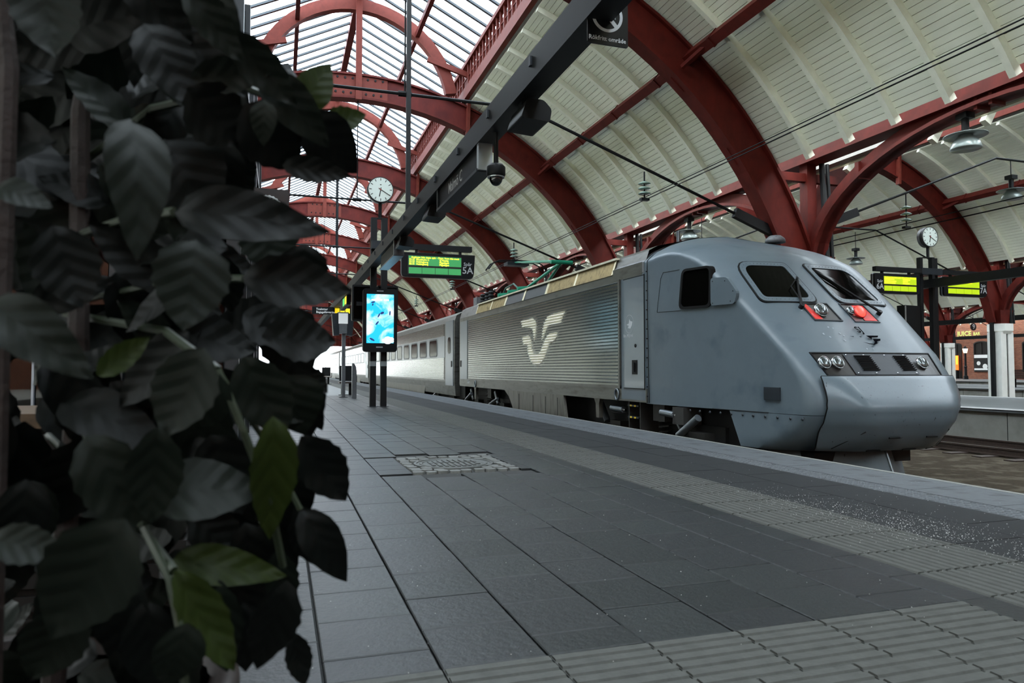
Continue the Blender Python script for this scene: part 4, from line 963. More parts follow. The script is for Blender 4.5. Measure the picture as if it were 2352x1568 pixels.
def display(x0, x1, y, z0, z1, lab, lcd, num, rows, right=True, arm=(2.52, 4.66)):
    """hanging departure display facing -Y"""
    t = thing('departure_display', lab, 'display', ((x0+x1)/2, y, z0)); W_, H_ = x1-x0, z1-z0; D = .16
    p = rpoly([(x0, z0), (x1-.04 if right else x1, z0), (x1, z1), (x0 if right else x0+.0, z1)], [.1, .12, .02, .05], 3)
    MB().prism(p, lambda a, b: (a, y+D, b), lambda a, b: (a, y, b)).build('casing', 'black_plastic', t)
    MB().ring(rpoly([(x0-.012, z0-.012), (x1-.03, z0-.012), (x1+.012, z1+.012), (x0-.012, z1+.012)], [.1, .12, .02, .05], 3), p, lambda a, b: (a, y+D*.6, b), lambda a, b: (a, y+D*.4, b)).build('rim', 'metal_edge', t)
    pad = .17*W_/1.9
    sx0, sx1 = (x0+pad, x1-.37*W_/1.9) if right else (x0+.37*W_/1.9, x1-pad)
    zt, zm, zb = z1-H_*.14, z0+H_*.42, z0+H_*.13
    MB().box(sx0-.02, y-.006, zb-.02, sx1+.02, y, zt+.02).build('bezel', 'clock_black', t)
    up = MB().box(sx0, y-.012, zm+.03, sx1, y-.006, zt).build('upper_screen', lcd, t); seg = (sx1-sx0)/4
    for i in range(4): MB().box(sx0+seg*i+.006, y-.012, zb, sx0+seg*(i+1)-.006, y-.006, zm-.02).build('lower_segment', lcd, t)
    hh = (zt-zm-.03)/4.2; f = lambda ox, oz: (lambda u, v: (ox+u, y-.014, oz+v))
    for i, row in enumerate(rows):
        zz_ = zt-hh*(i+.62)
        for txt, fx in row:
            if txt is None: continue
            if isinstance(txt, float):   # unreadable line: a run of short lit dashes
                mb = MB(); q = sx0+(sx1-sx0)*fx; e = q+(sx1-sx0)*txt; rr = random.Random(i*7+int(fx*100))
                while q < e: w_ = rr.uniform(.02, .06); mb.box(q, y-.0145, zz_-hh*.28, min(q+w_, e), y-.0135, zz_+hh*.28); q += w_+.012
                mb.build('lit_line', 'led_yellow', up); continue
            text_mesh('t', txt, hh*1.12, 'led_yellow', f(sx0+(sx1-sx0)*fx, zz_), .0006, 'LEFT').build('lit_text', 'led_yellow', up)
    nx = x1-.2*W_/1.9 if right else x0+.2*W_/1.9
    text_mesh('t', 'Spår', .12*H_/.6, 'white_print', lambda u, v: (nx+u, y-.014, z0+H_*.6+v), .002).build('track_word', 'white_print', t)
    text_mesh('t', num, .24*H_/.6, 'white_print', lambda u, v: (nx+u, y-.014, z0+H_*.33+v), .003).build('track_number', 'white_print', t)
    for fx in (.2, .8): MB().box(x0+W_*fx-.03, y+.04, z1, x0+W_*fx+.03, y+.12, z1+.1).build('hanger', 'black_steel', t)
    MB().box(arm[0], y, 3.93, arm[1], y+.14, 4.07).build('arm', 'black_steel', t)
HEAD = 'Avgångar från detta spår - Dept. from this track'
display(2.85, 4.74, 17.7, 3.24, 3.85, 'green departure display for track 5A beside the clock mast', 'lcd_green', '5A',
        [[(HEAD, .05)], [('22.32', .01), ('Stockholm C', .14), ('SJ Nattåg', .58)], [('23.23', .01), ('Helsingborg', .14), ('Pågatågen', .58)], [('00.41', .01), ('Helsingborg', .14), ('Pågatågen', .58)]])
# advertising screen
def ad_mat():
    m = bpy.data.materials.new('ad_screen'); m.use_nodes = True; t = m.node_tree; t.nodes.clear(); o = t.nodes.new('ShaderNodeOutputMaterial'); e = t.nodes.new('ShaderNodeEmission'); e.inputs['Strength'].default_value = .5
    tc = t.nodes.new('ShaderNodeTexCoord'); n = t.nodes.new('ShaderNodeTexNoise'); n.inputs['Scale'].default_value = 2.6; n.inputs['Detail'].default_value = 5; n.inputs['Distortion'].default_value = .6
    r = t.nodes.new('ShaderNodeValToRGB'); r.color_ramp.elements[0].position = .47; r.color_ramp.elements[0].color = (.02, .42, .68, 1); r.color_ramp.elements[1].position = .68; r.color_ramp.elements[1].color = (.75, .93, 1, 1)
    t.links.new(tc.outputs['Object'], n.inputs['Vector']); t.links.new(n.outputs['Fac'], r.inputs['Fac']); t.links.new(r.outputs['Color'], e.inputs['Color']); t.links.new(e.outputs[0], o.inputs['Surface']); MATS['ad_screen'] = m
ad_mat(); M('ad_white', 'f4fbff', .5, var=0, emit=.8); M('ad_navy', '1d2f6a', .5, var=0, emit=.3)
ad = thing('advertising_screen', 'bright blue digital advertising screen with clouds on the twin mast', 'screen', (2.31, 17.62, 1.34)); ax0, ax1, ay = 1.9, 2.73, 17.6
MB().prism(rrect(ax0, 1.345, ax1, 2.9, .07, 3), lambda a, b: (a, ay+.16, b), lambda a, b: (a, ay, b)).build('casing', 'black_plastic', ad)
sc_ = MB().box(ax0+.085, ay-.006, 1.56, ax1-.085, ay, 2.76).build('screen', 'ad_screen', ad)
def blob(mb, cx_, cz_, a, b, n=12, rot=0, yy=-.008):
    mb.add([(cx_+a*math.cos(2*PI*i/n)*math.cos(rot)-b*math.sin(2*PI*i/n)*math.sin(rot), ay+yy, cz_+a*math.cos(2*PI*i/n)*math.sin(rot)+b*math.sin(2*PI*i/n)*math.cos(rot)) for i in range(n)], [tuple(range(n))])
for cx_, cz_, a in ((2.42, 1.63, .06), (2.5, 1.67, .08), (2.58, 1.66, .07), (2.6, 1.61, .05), (2.5, 1.61, .1)):
    mb = MB(); blob(mb, cx_, cz_, a, a*.7, yy=-.007); mb.build('printed_cloud', 'ad_white', sc_)
for cx_, cz_, a, b, rt in ((2.14, 2.56, .05, .02, .3), (2.13, 2.5, .03, .018, 1.2), (2.36, 2.3, .05, .03, .4), (2.28, 2.24, .06, .018, 1.1), (2.24, 2.05, .06, .02, .9), (2.55, 2.3, .06, .018, 1.5), (2.12, 1.65, .07, .025, -.5)):
    mb = MB(); blob(mb, cx_, cz_, a, b, rot=rt); mb.build('printed_figure', 'ad_navy', sc_)
mb = MB(); mb.box(2.1, ay-.0085, 2.6, 2.36, ay-.007, 2.64); mb.box(2.4, ay-.0085, 2.6, 2.52, ay-.007, 2.64); mb.build('printed_line', 'ad_white', sc_)
MB().box(2.23, ay-.002, 2.83, 2.39, ay, 2.85).build('maker_mark', 'white_print', ad); MB().box(2.22, ay-.002, 1.45, 2.38, ay, 1.475).build('maker_mark', 'white_print', ad)
for xx, lab in ((1.68, 'black monitor behind the advertising screen, left one'), (2.3, 'black monitor behind the advertising screen, right one')):
    t = thing('monitor', lab, 'monitor', (xx+.2, 18.1, 2.13)); w_ = .6 if xx < 2 else .52; MB().box(xx+.1, 18.0, 2.5, xx+.3, 18.07, 2.6).build('mount', 'black_steel', t)
    MB().prism(rrect(xx, 2.13, xx+w_, 3.03, .03, 2), lambda a, b: (a, 18.3, b), lambda a, b: (a, 18.06, b)).build('casing', 'black_plastic', t)
    MB().box(xx+.04, 18.05, 2.18, xx+w_-.04, 18.06, 2.98).build('glass', 'cab_glass', t)
# long overhead beam along the platform
bm_ = thing('overhead_sign_beam', 'long black overhead beam running along the platform above the camera', 'beam', (2.15, 17.5, 3.5))
def ibeam(mb, x, z, y0, y1, w=.2, h=.26):
    mb.box(x-w/2, y0, z-h/2, x+w/2, y1, z+h/2)
mb = MB(); ibeam(mb, 2.15, 3.56, 3.4, 50); mb.build('beam', 'black_steel', bm_)
for y in (12.7, 29.8): MB().box(2.11, y-.04, 3.69, 2.19, y+.04, 8.75).build('hanger_post', 'black_steel', bm_)
for y in [4.4+1.35*k for k in range(12)]: MB().box(2.03, y, 3.56, 2.06, y+.05, 3.64).build('clip', 'dark_grey', bm_)
# loudspeakers / lamps under the beam
for y, lab in ((6.3, 'grey-black loudspeaker under the overhead beam, nearest the camera'), (10.7, 'small loudspeaker under the beam beyond the station name sign'), (13.4, 'small loudspeaker under the beam close to the clock mast')):
    t = thing('loudspeaker', lab, 'loudspeaker', (2.2, y, 3.2))
    MB().prism(rpoly([(2.06, 3.22), (2.34, 3.2), (2.36, 3.32), (2.28, 3.4), (2.12, 3.4)], .03, 3), lambda a, b: (a, y-.22, b), lambda a, b: (a, y+.22, b)).build('box', 'black_plastic', t)
    MB().box(2.12, y-.06, 3.38, 2.22, y+.06, 3.45).build('bracket', 'black_steel', t)
# station name sign
ns = thing('station_sign', 'hanging black station name sign reading Malmö C', 'sign', (2.15, 8.65, 3.1))
MB().box(2.08, 7.62, 3.15, 2.2, 9.72, 3.42).build('box', 'black_plastic', ns)
MB().box(2.06, 7.55, 3.13, 2.22, 7.63, 3.43).build('end_cap', 'metal_edge', ns); MB().box(2.06, 9.71, 3.13, 2.22, 9.78, 3.43).build('end_cap', 'black_plastic', ns)
MB().box(2.05, 7.6, 3.12, 2.23, 9.75, 3.155).build('bottom_rail', 'dark_grey', ns)
M('sign_grey', '9a9b98', .5, var=0, emit=.05)
text_mesh('t', 'Malmö C', .2, 'sign_grey', lambda u, v: (2.078, 8.75-u, 3.285+v), .002).build('lettering', 'sign_grey', ns)
mb = MB(); mb.box(2.11, 7.7, 3.42, 2.17, 7.78, 3.44); mb.box(2.11, 9.5, 3.42, 2.17, 9.58, 3.44); mb.build('hanger', 'black_steel', ns)
# camera dome
cc = thing('cctv_camera', 'black dome security camera on a stem below the overhead beam', 'camera', (2.15, 7.18, 2.85))
MB().cyl((2.15, 7.18, 3.08), (2.15, 7.18, 3.45), .026, 10).build('stem', 'black_steel', cc)
MB().lathe([(.0, .15), (.07, .14), (.1, .11), (.1, .03), (.09, .0)], (2.15, 7.18, 2.95), 20).build('housing', 'black_plastic', cc, True)
M('smoked_dome', '0a0a0c', .04, var=0, spec=.9)
MB().lathe([(.072*math.cos(PI/2*i/8), -.09*math.sin(PI/2*i/8)) for i in range(9)], (2.15, 7.18, 2.95), 20).build('dome', 'smoked_dome', cc, True)
MB().lathe([(.09, 0), (.092, .01), (.092, .02)], (2.15, 7.18, 2.945), 20).build('ring', 'metal_edge', cc)
# no-smoking sign
sg = thing('no_smoking_sign', 'square no-smoking sign lettered Rökfritt område hanging overhead', 'sign', (2.21, 4.6, 3.25))
M('sign_black', '17181a', .22, .2, var=.1, scale=5); sx0, sx1, sz0, sz1, sy = 2.06, 2.38, 3.255, 3.62, 4.6
MB().prism(rrect(sx0, sz0, sx1, sz1, .012, 2), lambda a, b: (a, sy+.012, b), lambda a, b: (a, sy, b)).build('panel', 'sign_black', sg)
cx_, cz_ = 2.215, 3.47; ro, ri = .122, .1
o = [(cx_+ro*math.cos(2*PI*i/36), cz_+ro*math.sin(2*PI*i/36)) for i in range(36)]; n_ = [(cx_+ri*math.cos(2*PI*i/36), cz_+ri*math.sin(2*PI*i/36)) for i in range(36)]
MB().ring(o, n_, lambda a, b: (a, sy, b), lambda a, b: (a, sy-.002, b)).build('circle', 'white_print', sg)
mb = MB(); mb.bar((cx_-.075, sy-.0015, cz_+.078), (cx_+.075, sy-.0015, cz_-.078), .03, .002, up=(0, 1, 0)); mb.build('slash', 'white_print', sg)
mb = MB(); mb.box(cx_-.085, sy-.0012, cz_-.012, cx_+.035, sy-.0002, cz_+.012); mb.build('cigarette', 'white_print', sg)
for k in (.045, .06): MB().box(cx_+k, sy-.0012, cz_-.02, cx_+k+.006, sy-.0002, cz_+.008).build('ash_mark', 'white_print', sg)
for k in (0, .02):
    MB().tube([(cx_+.07+k*.6, sy-.0012, cz_+.015), (cx_+.066+k*.6, sy-.0012, cz_+.03+k*.5), (cx_+.03+k, sy-.0012, cz_+.035+k), (cx_+.02+k*.8, sy-.0012, cz_+.055+k*.4), (cx_+.04+k*.3, sy-.0012, cz_+.075)], .003, 4).build('smoke', 'white_print', sg)
text_mesh('t', 'Rökfritt område', .045, 'white_print', lambda u, v: (cx_+u, sy-.002, 3.297+v), .0008).build('lettering', 'white_print', sg)
for xx in (2.1, 2.3): MB().cyl((xx, sy+.006, 3.6), (xx*.6+2.15*.4, sy+.006, 3.69), .006, 6).build('hanger', 'black_steel', sg)
# hanging direction signs farther along the beam
M('sign_white', 'd5d8d8', .5, var=0, emit=.1); M('picto_yellow', 'e3c61b', .5, var=0, emit=.3)
ds = thing('direction_sign', 'dark direction sign lettered Toaletter and Bagageförvaring with yellow pictograms', 'sign', (2.05, 30, 3.18))
MB().box(1.2, 30, 3.17, 2.75, 30.12, 3.47).build('panel', 'black_plastic', ds)
for txt, zz_ in (('Toaletter', 3.37), ('Bagageförvaring', 3.25)): text_mesh('t', txt, .12, 'sign_white', lambda u, v: (1.36+u, 29.99, zz_+v), .001, 'LEFT').build('lettering', 'sign_white', ds)
for i in range(3): MB().box(2.1+.21*i, 29.985, 3.22, 2.28+.21*i, 30, 3.42).build('pictogram', 'picto_yellow', ds)
es = thing('exit_sign', 'dark box sign with green and yellow pictograms beside the black monitors', 'sign', (2.3, 26, 3.2))
MB().box(2.1, 24.5, 3.1, 2.24, 27.2, 3.44).build('panel', 'black_plastic', es)
M('picto_green', '3fae5a', .5, var=0, emit=.4)
for y, m in ((24.6, 'picto_yellow'), (25.4, 'picto_green')): MB().box(2.09, y, 3.15, 2.1, y+.6, 3.4).build('pictogram', m, es)
b2 = MB(); 
s2 = thing('box_sign', 'small box sign with pale edges hanging under the beam beside the clock mast', 'sign', (2.2, 15.0, 3.15))
MB().box(2.1, 13.9, 3.16, 2.24, 15.9, 3.42).build('panel', 'black_plastic', s2); MB().box(2.07, 13.82, 3.14, 2.27, 13.9, 3.44).build('end_cap', 'zinc', s2); MB().box(2.07, 13.85, 3.13, 2.27, 15.95, 3.16).build('bottom_rail', 'zinc', s2)
M('sign_9', 'e8eaea', .4, var=0)
n9 = thing('track_number_sign', 'small round numeral sign hanging far off above the far platform', 'sign', (48.56, 39.5, 3.7))
MB().lathe([(0, -.03), (.27, -.03), (.27, .03), (0, .03)], (48.56, 39.5, 4.05), 20, 'y').build('disc', 'clock_black', n9); MB().cyl((48.56, 39.5, 4.3), (48.56, 39.5, 4.97), .02, 6).build('hanger', 'black_steel', n9)
text_mesh('t', '9', .5, 'sign_9', lambda u, v: (48.56+u, 39.46, 4.05+v), .006).build('numeral', 'sign_9', n9)
# ------------------------------------------------------------------ second mast on the next platform
clock((19.6, 17.45, 5.13), 'round station clock on the mast beyond the train nose', 4.47)
mast(19.5, 17.4, 'triple black mast beyond the train nose carrying displays 6A and 7A', ((-.3, 0), (.05, -.12), (.3, 0)), h=4.45, pw=.055)
display(17.2, 18.98, 17.2, 3.25, 3.86, 'lime departure display for track 6A, left of the triple mast', 'lcd_lime', '6A', [[(HEAD, .02)], [(.3, .01), (.22, .58)], [(.36, .01), (.16, .58)], [(.33, .01), (.2, .58)]], False, (17.25, 19.07))
display(19.95, 21.8, 17.2, 3.25, 3.86, 'lime departure display for track 7A, right of the triple mast', 'lcd_lime', '7A', [[(.6, .1)], [(.75, .02)], [(None, 0)], [(None, 0)]], True, (19.93, 21.6))
mb = MB(); ibeam(mb, 19.5, 3.62, 4, 45); ob = mb.build('overhead_sign_beam', 'black_steel'); tag(ob, 'black overhead beam along the second platform above display 7A', 'beam')
mb = MB(); ibeam(mb, 36.6, 3.62, 4, 60); ob = mb.build('overhead_sign_beam', 'black_steel'); tag(ob, 'black overhead beam along the third platform behind the white pillar', 'beam')
mb = MB(); ibeam(mb, 56.0, 3.62, 20, 60); ob = mb.build('overhead_sign_beam', 'black_steel'); tag(ob, 'black overhead beam along the farthest platform before the bricks', 'beam')
m3 = thing('monitor', 'black monitor box on the triple mast beyond the train nose', 'monitor', (18.9, 17.3, 2.0)); MB().prism([(18.5, 2.0), (19.06, 1.95), (19.06, 2.9), (18.45, 2.92)], lambda a, b: (a, 17.6, b), lambda a, b: (a, 17.28, b)).build('casing', 'black_plastic', m3)
MB().box(19.0, 17.36, 2.4, 19.1, 17.44, 2.5).build('mount', 'black_steel', m3); MB().box(18.45, 17.27, 2.05, 18.48, 17.3, 2.9).build('edge', 'metal_edge', m3)
# ------------------------------------------------------------------ ticket validators, marker post, seats
vp = thing('ticket_validator', 'grey ticket machine on a post behind the advertising screen', 'ticket machine', (1.98, 24.2, 0))
MB().box(1.93, 24.15, 0, 2.05, 24.27, 2.1).build('post', 'zinc', vp); MB().box(1.85, 24.08, 0, 2.13, 24.34, .015).build('base', 'dark_grey', vp)
for s in (-1, 1): MB().prism([(1.95+s*.12, 2.05), (1.95+s*.3, 2.03), (1.95+s*.36, 2.75), (1.95+s*.14, 2.77)], lambda a, b: (a, 24.45, b), lambda a, b: (a, 24.0, b)).build('side_panel', 'dark_grey', vp)
MB().prism([(1.83, 2.1), (2.08, 2.1), (2.13, 2.8), (1.78, 2.8)], lambda a, b: (a, 24.4, b), lambda a, b: (a, 24.0, b)).build('housing', 'zinc', vp); MB().box(1.8, 23.98, 2.42, 2.1, 24.0, 2.76).build('notice', 'sign_white', vp)
mp = MB().prism([(2.19, 0), (2.33, 0), (2.33, .85), (2.31, 1.0), (2.26, 1.1), (2.19, 1.12)], lambda a, b: (a, 23.5, b), lambda a, b: (a, 23.3, b)).build('marker_post', 'zinc'); tag(mp, 'short pale metal bollard beside the ticket machine', 'bollard')
def seat(x, y, lab):
    t = thing('platform_seat', lab, 'seat', (x, y, 0))
    mb = MB(); mb.box(x-.22, y-.06, 0, x-.1, y+.06, .42); mb.box(x+.05, y-.06, 0, x+.17, y+.06, .42); mb.build('pedestal', 'black_steel', t)
    MB().box(x-.3, y-.3, .42, x+.3, y+.3, .47).build('seat', 'rail_steel', t); MB().box(x-.26, y+.26, .5, x+.26, y+.31, 1.05).build('backrest', 'black_steel', t)
    MB().box(x-.3, y-.1, 0, x+.3, y+.1, .02).build('base', 'black_steel', t)
    MB().tube([(x+.3, y-.25, .47), (x+.3, y-.25, .68), (x+.3, y+.28, .7)], .02, 6).build('armrest', 'black_steel', t)
seat(2.3, 26.3, 'black platform seat behind the grey ticket machine'); seat(2.75, 46, 'black platform seat far down the platform')
# ------------------------------------------------------------------ pendant lamps
M('lamp_enamel', '8f9a97', .3, .3, var=.12, scale=10); M('lamp_inner', 'cfd8d4', .35, .2, var=.1)
def pendant(x, y, zb, ztop, lab):
    t = thing('pendant_lamp', lab, 'lamp', (x, y, zb))
    MB().lathe([(.235, 0), (.24, .015), (.215, .1), (.15, .19), (.11, .22), (.11, .26)], (x, y, zb), 24).build('shade', 'lamp_enamel', t, True)
    MB().lathe([(.0, .16), (.12, .15), (.2, .06), (.228, .004)], (x, y, zb), 24).build('reflector', 'lamp_inner', t, True)
    MB().lathe([(.10, .245), (.33, .225), (.335, .235), (.10, .27)], (x, y, zb), 28).build('disc', 'lamp_enamel', t, True)
    MB().cyl((x, y, zb+.26), (x, y, zb+.52), .058, 12).build('neck', 'black_steel', t)
    MB().box(x-.1, y-.1, zb+.52, x+.1, y+.1, zb+.62).build('bracket', 'black_steel', t)
    MB().cyl((x, y, zb+.6), (x, y, ztop), .012, 6).build('stem', 'black_steel', t)
pendant(11.0, 9.0, 4.64, 5.3, 'large enamel pendant lamp under the nearest arcade arch, top right'); pendant(11.0, 17.6, 4.6, 5.3, 'enamel pendant lamp just above the cab roof of the train')
pendant(17.9, 13.4, 5.3, 6.3, 'enamel pendant lamp at the right edge, behind the nearest one'); pendant(21.0, 21.9, 4.95, 6.2, 'enamel pendant lamp hanging above the train windscreen')
pendant(39.0, 30.8, 5.0, 6.33, 'small distant pendant lamp near the right edge above the white pillar')
# ------------------------------------------------------------------ overhead line: insulators and wires
M('insulator_glass', '8fa79b', .15, .1, var=.1, scale=8)
def insulator(x, y, ztop, zb, lab, n=3):
    t = thing('insulator', lab, 'insulator', (x, y, zb)); h = ztop-zb
    MB().cyl((x, y, zb), (x, y, ztop), .016, 6).build('rod', 'black_steel', t)
    for i in range(n):
        z = zb+h*(.2+.18*i); MB().lathe([(.03, .05), (.05, .04), (.125, .005), (.125, -.008), (.04, -.015)], (x, y, z), 18).build('disc', 'insulator_glass', t, True)
    MB().box(x-.09, y-.05, zb-.03, x+.09, y+.05, zb+.02).build('clamp', 'black_steel', t)
IL = ['insulator string of glass discs above the cab of the train', 'insulator string beside the pantograph', 'insulator string below the green departure display', 'insulator string right of the black monitors', 'small far insulator string right of the ticket machine']
for k in range(5): insulator(6.97, 12.8+8.5*k, 4.92, 4.36, IL[k])
insulator(14.4, 13.4, 5.2, 4.36, 'insulator string of clear glass discs left of the far clock'); insulator(31.0, 30.8, 4.9, 4.2, 'small insulator string under the 6A display')
def wire(pts, r, lab):
    tag(MB().tube(pts, r, 5).build('contact_wire', 'rod_black'), lab, 'wire')
wire([(6.97, -10, 4.34), (6.97, 90, 4.34)], .009, 'lower overhead contact wire above the train roof'); wire([(7.08, -10, 4.45), (7.08, 90, 4.45)], .009, 'upper overhead contact wire above the train roof')
wire([(14.4, -10, 4.31), (14.4, 90, 4.31)], .012, 'overhead contact wire above the empty second track'); wire([(14.55, -10, 4.5), (14.55, 90, 4.46)], .012, 'pale overhead wire crossing in front of the far clock'); wire([(14.28, -10, 4.28), (14.28, 90, 4.26)], .012, 'dark overhead wire just below the far clock insulator')
# ------------------------------------------------------------------ things in front of the brick building
M('poster_orange', 'e0661f', .5, var=.5, scale=2, emit=.5); M('poster_yellow', 'f2b530', .5, var=.1, emit=.5); M('sign_lime', 'b9c26a', .5, var=.1, emit=.25); M('lamp_warm', 'ffd9a0', .5, var=0, emit=2.)
js = thing('shop_sign', 'pale lit shop sign lettered JUICE BAR on the brick building', 'sign', (63.1, 52.3, 4.05))
text_mesh('t', 'JUICE', .62, 'sign_lime', lambda u, v: (63.1, 53.05-u, 4.36+v), .02, 'LEFT').build('lettering', 'sign_lime', js); text_mesh('t', 'BAR', .42, 'sign_lime', lambda u, v: (63.1, 51.35-u*.9, 4.3+v), .012, 'LEFT').build('lettering', 'sign_lime', js)
MB().box(63.12, 50.0, 4.0, 63.2, 53.8, 4.1).build('carrier_bar', 'black_steel', js)
po = thing('poster_stand', 'glowing orange poster beside the dark doorway of the brick building', 'poster', (62.9, 53.2, .85)); MB().box(62.85, 52.84, .85, 62.95, 53.5, 2.27).build('panel', 'poster_orange', po); MB().box(62.84, 52.84, 1.4, 62.85, 53.05, 2.25).build('yellow_field', 'poster_yellow', po); MB().box(62.8, 52.9, 0, 63.0, 53.4, .86).build('base', 'rubber', po)
sp_ = thing('shop_poster', 'black and white poster inside the arched shop window', 'poster', (63.15, 50.7, .8)); MB().box(63.14, 50.0, .85, 63.18, 51.35, 2.3).build('sheet', 'clock_black', sp_); MB().box(63.13, 50.0, 2.0, 63.14, 51.35, 2.3).build('header', 'sign_white', sp_); MB().box(63.13, 50.0, .85, 63.14, 51.35, 1.02).build('footer', 'sign_white', sp_)
for a, b, c in ((50.25, 1.2, .25), (50.9, 1.5, .2)): MB().lathe([(0, 0), (c, 0)], (63.13, a, b), 10, 'x').build('print', 'sign_white', sp_)
sl = thing('street_lamp', 'old-style black street lamp with a glowing lantern before the bricks', 'lamp', (61, 50.5, 0))
MB().lathe([(.22, 0), (.2, .3), (.12, .35), (.12, 1.1), (.16, 1.15), (.1, 1.25), (.08, 2.4), (.16, 2.45)], (61, 50.5, 0), 12).build('post', 'black_steel', sl); MB().lathe([(.14, 2.46), (.22, 2.85)], (61, 50.5, 0), 8).build('lantern', 'lamp_warm', sl); MB().lathe([(.26, 2.85), (.1, 3.0), (.02, 3.12)], (61, 50.5, 0), 8).build('cap', 'black_steel', sl)
bn = thing('bench', 'dark wooden bench on the third platform at the right edge', 'bench', (36, 26.6, 0)); M('bench_wood', '2e211b', .6, var=.25, scale=8)
for i in range(6): MB().box(35.7+.07*i, 24.6, .44, 35.76+.07*i, 27.5, .48).build('slat', 'bench_wood', bn)
for i in range(5): MB().box(35.62-.015*i, 24.6, .5+.085*i, 35.65-.015*i, 27.5, .57+.085*i).build('slat', 'bench_wood', bn)
for y in (25.0, 27.0): MB().box(35.75, y, 0, 36.05, y+.1, .45).build('leg', 'black_steel', bn)
# ------------------------------------------------------------------ glazed kiosk at the left edge
glass_mat('kiosk_glass', '8f989c', trans=.55, gloss=.03); M('kiosk_dark', '0d0e10', .6, var=.2); M('kiosk_post', '26292c', .4, .4, var=.1); M('kiosk_pale', '7f8288', .5, .2, var=.1)
kx = -.42; ky0, ky1, kz = 8.1, 15.5, 5.6
ki = thing('kiosk', 'tall dark glazed kiosk behind the plant with steel posts', 'kiosk', (-2.2, 11, 0))
for i, y in enumerate((ky0, ky0+1.5, ky0+3, ky0+4.5, ky0+6)): MB().box(kx-.14, y, 0, kx, y+.14, kz).build('post', 'kiosk_post', ki); (MB().box(kx-1.9, y+.02, .3, kx-1.88, y+.1, kz).build('inner_post', 'kiosk_pale', ki) if i < 2 else None)
for i in range(4): MB().box(kx-.08, ky0+1.5*i+.16, .15, kx-.06, ky0+1.5*i+1.48, kz-.1).build('pane', 'kiosk_glass', ki)
for i in range(3): MB().box(kx-.14-1.1*(i+1), ky0, 0, kx-1.1*(i+1), ky0+.14, kz).build('post', 'kiosk_post', ki); MB().box(kx-1.1*(i+1)+.02, ky0+.06, .15, kx-1.1*i-.16, ky0+.08, 4.3).build('pane', 'kiosk_glass', ki)
MB().box(kx-3.5, ky0+.2, 0, kx-.12, ky1, 2.3).build('counter_block', 'kiosk_dark', ki)
MB().box(kx-3.5, ky0-.02, 2.3, kx+.0, ky1, 2.42).build('transom', 'kiosk_post', ki); MB().box(kx-3.5, ky0-.02, 4.3, kx+.0, ky1, 4.42).build('transom', 'kiosk_post', ki)
MB().box(kx-3.6, ky1, 0, kx, ky1+.1, kz).build('rear_wall', 'kiosk_dark', ki); MB().box(kx-3.6, ky0, 0, kx-3.5, ky1, kz).build('side_wall', 'kiosk_dark', ki)
# espresso sign
eg = thing('cafe_sign', 'black hanging cafe sign with a white bottle-cap badge reading ESPRESSO', 'sign', (-.15, 8.0, 2.4))
MB().box(-.365, 8.0, 2.42, .068, 8.03, 2.85).build('board', 'sign_black', eg)
o = [(-.15+(.155+.008*(i % 2))*math.cos(2*PI*i/48), 2.62+(.155+.008*(i % 2))*math.sin(2*PI*i/48)) for i in range(48)]; n_ = [(-.15+.14*math.cos(2*PI*i/48), 2.62+.14*math.sin(2*PI*i/48)) for i in range(48)]
MB().ring(o, n_, lambda a, b: (a, 8.0, b), lambda a, b: (a, 7.997, b)).build('badge', 'white_print', eg)
for i, ch in enumerate('ESPRESSO'):
    a = R(150-120*i/7); cxx, czz = -.15+.115*math.cos(a), 2.62+.115*math.sin(a); rt = a-PI/2
    text_mesh('t', ch, .052, 'white_print', lambda u, v: (cxx+u*math.cos(rt)-v*math.sin(rt), 7.997, czz+u*math.sin(rt)+v*math.cos(rt)), .001).build('letter', 'white_print', eg)
MB().tube([(-.5, 8.09, 2.72), (-.44, 8.04, 2.72), (-.34, 8.02, 2.72)], .008, 6).build('bracket', 'black_steel', eg)
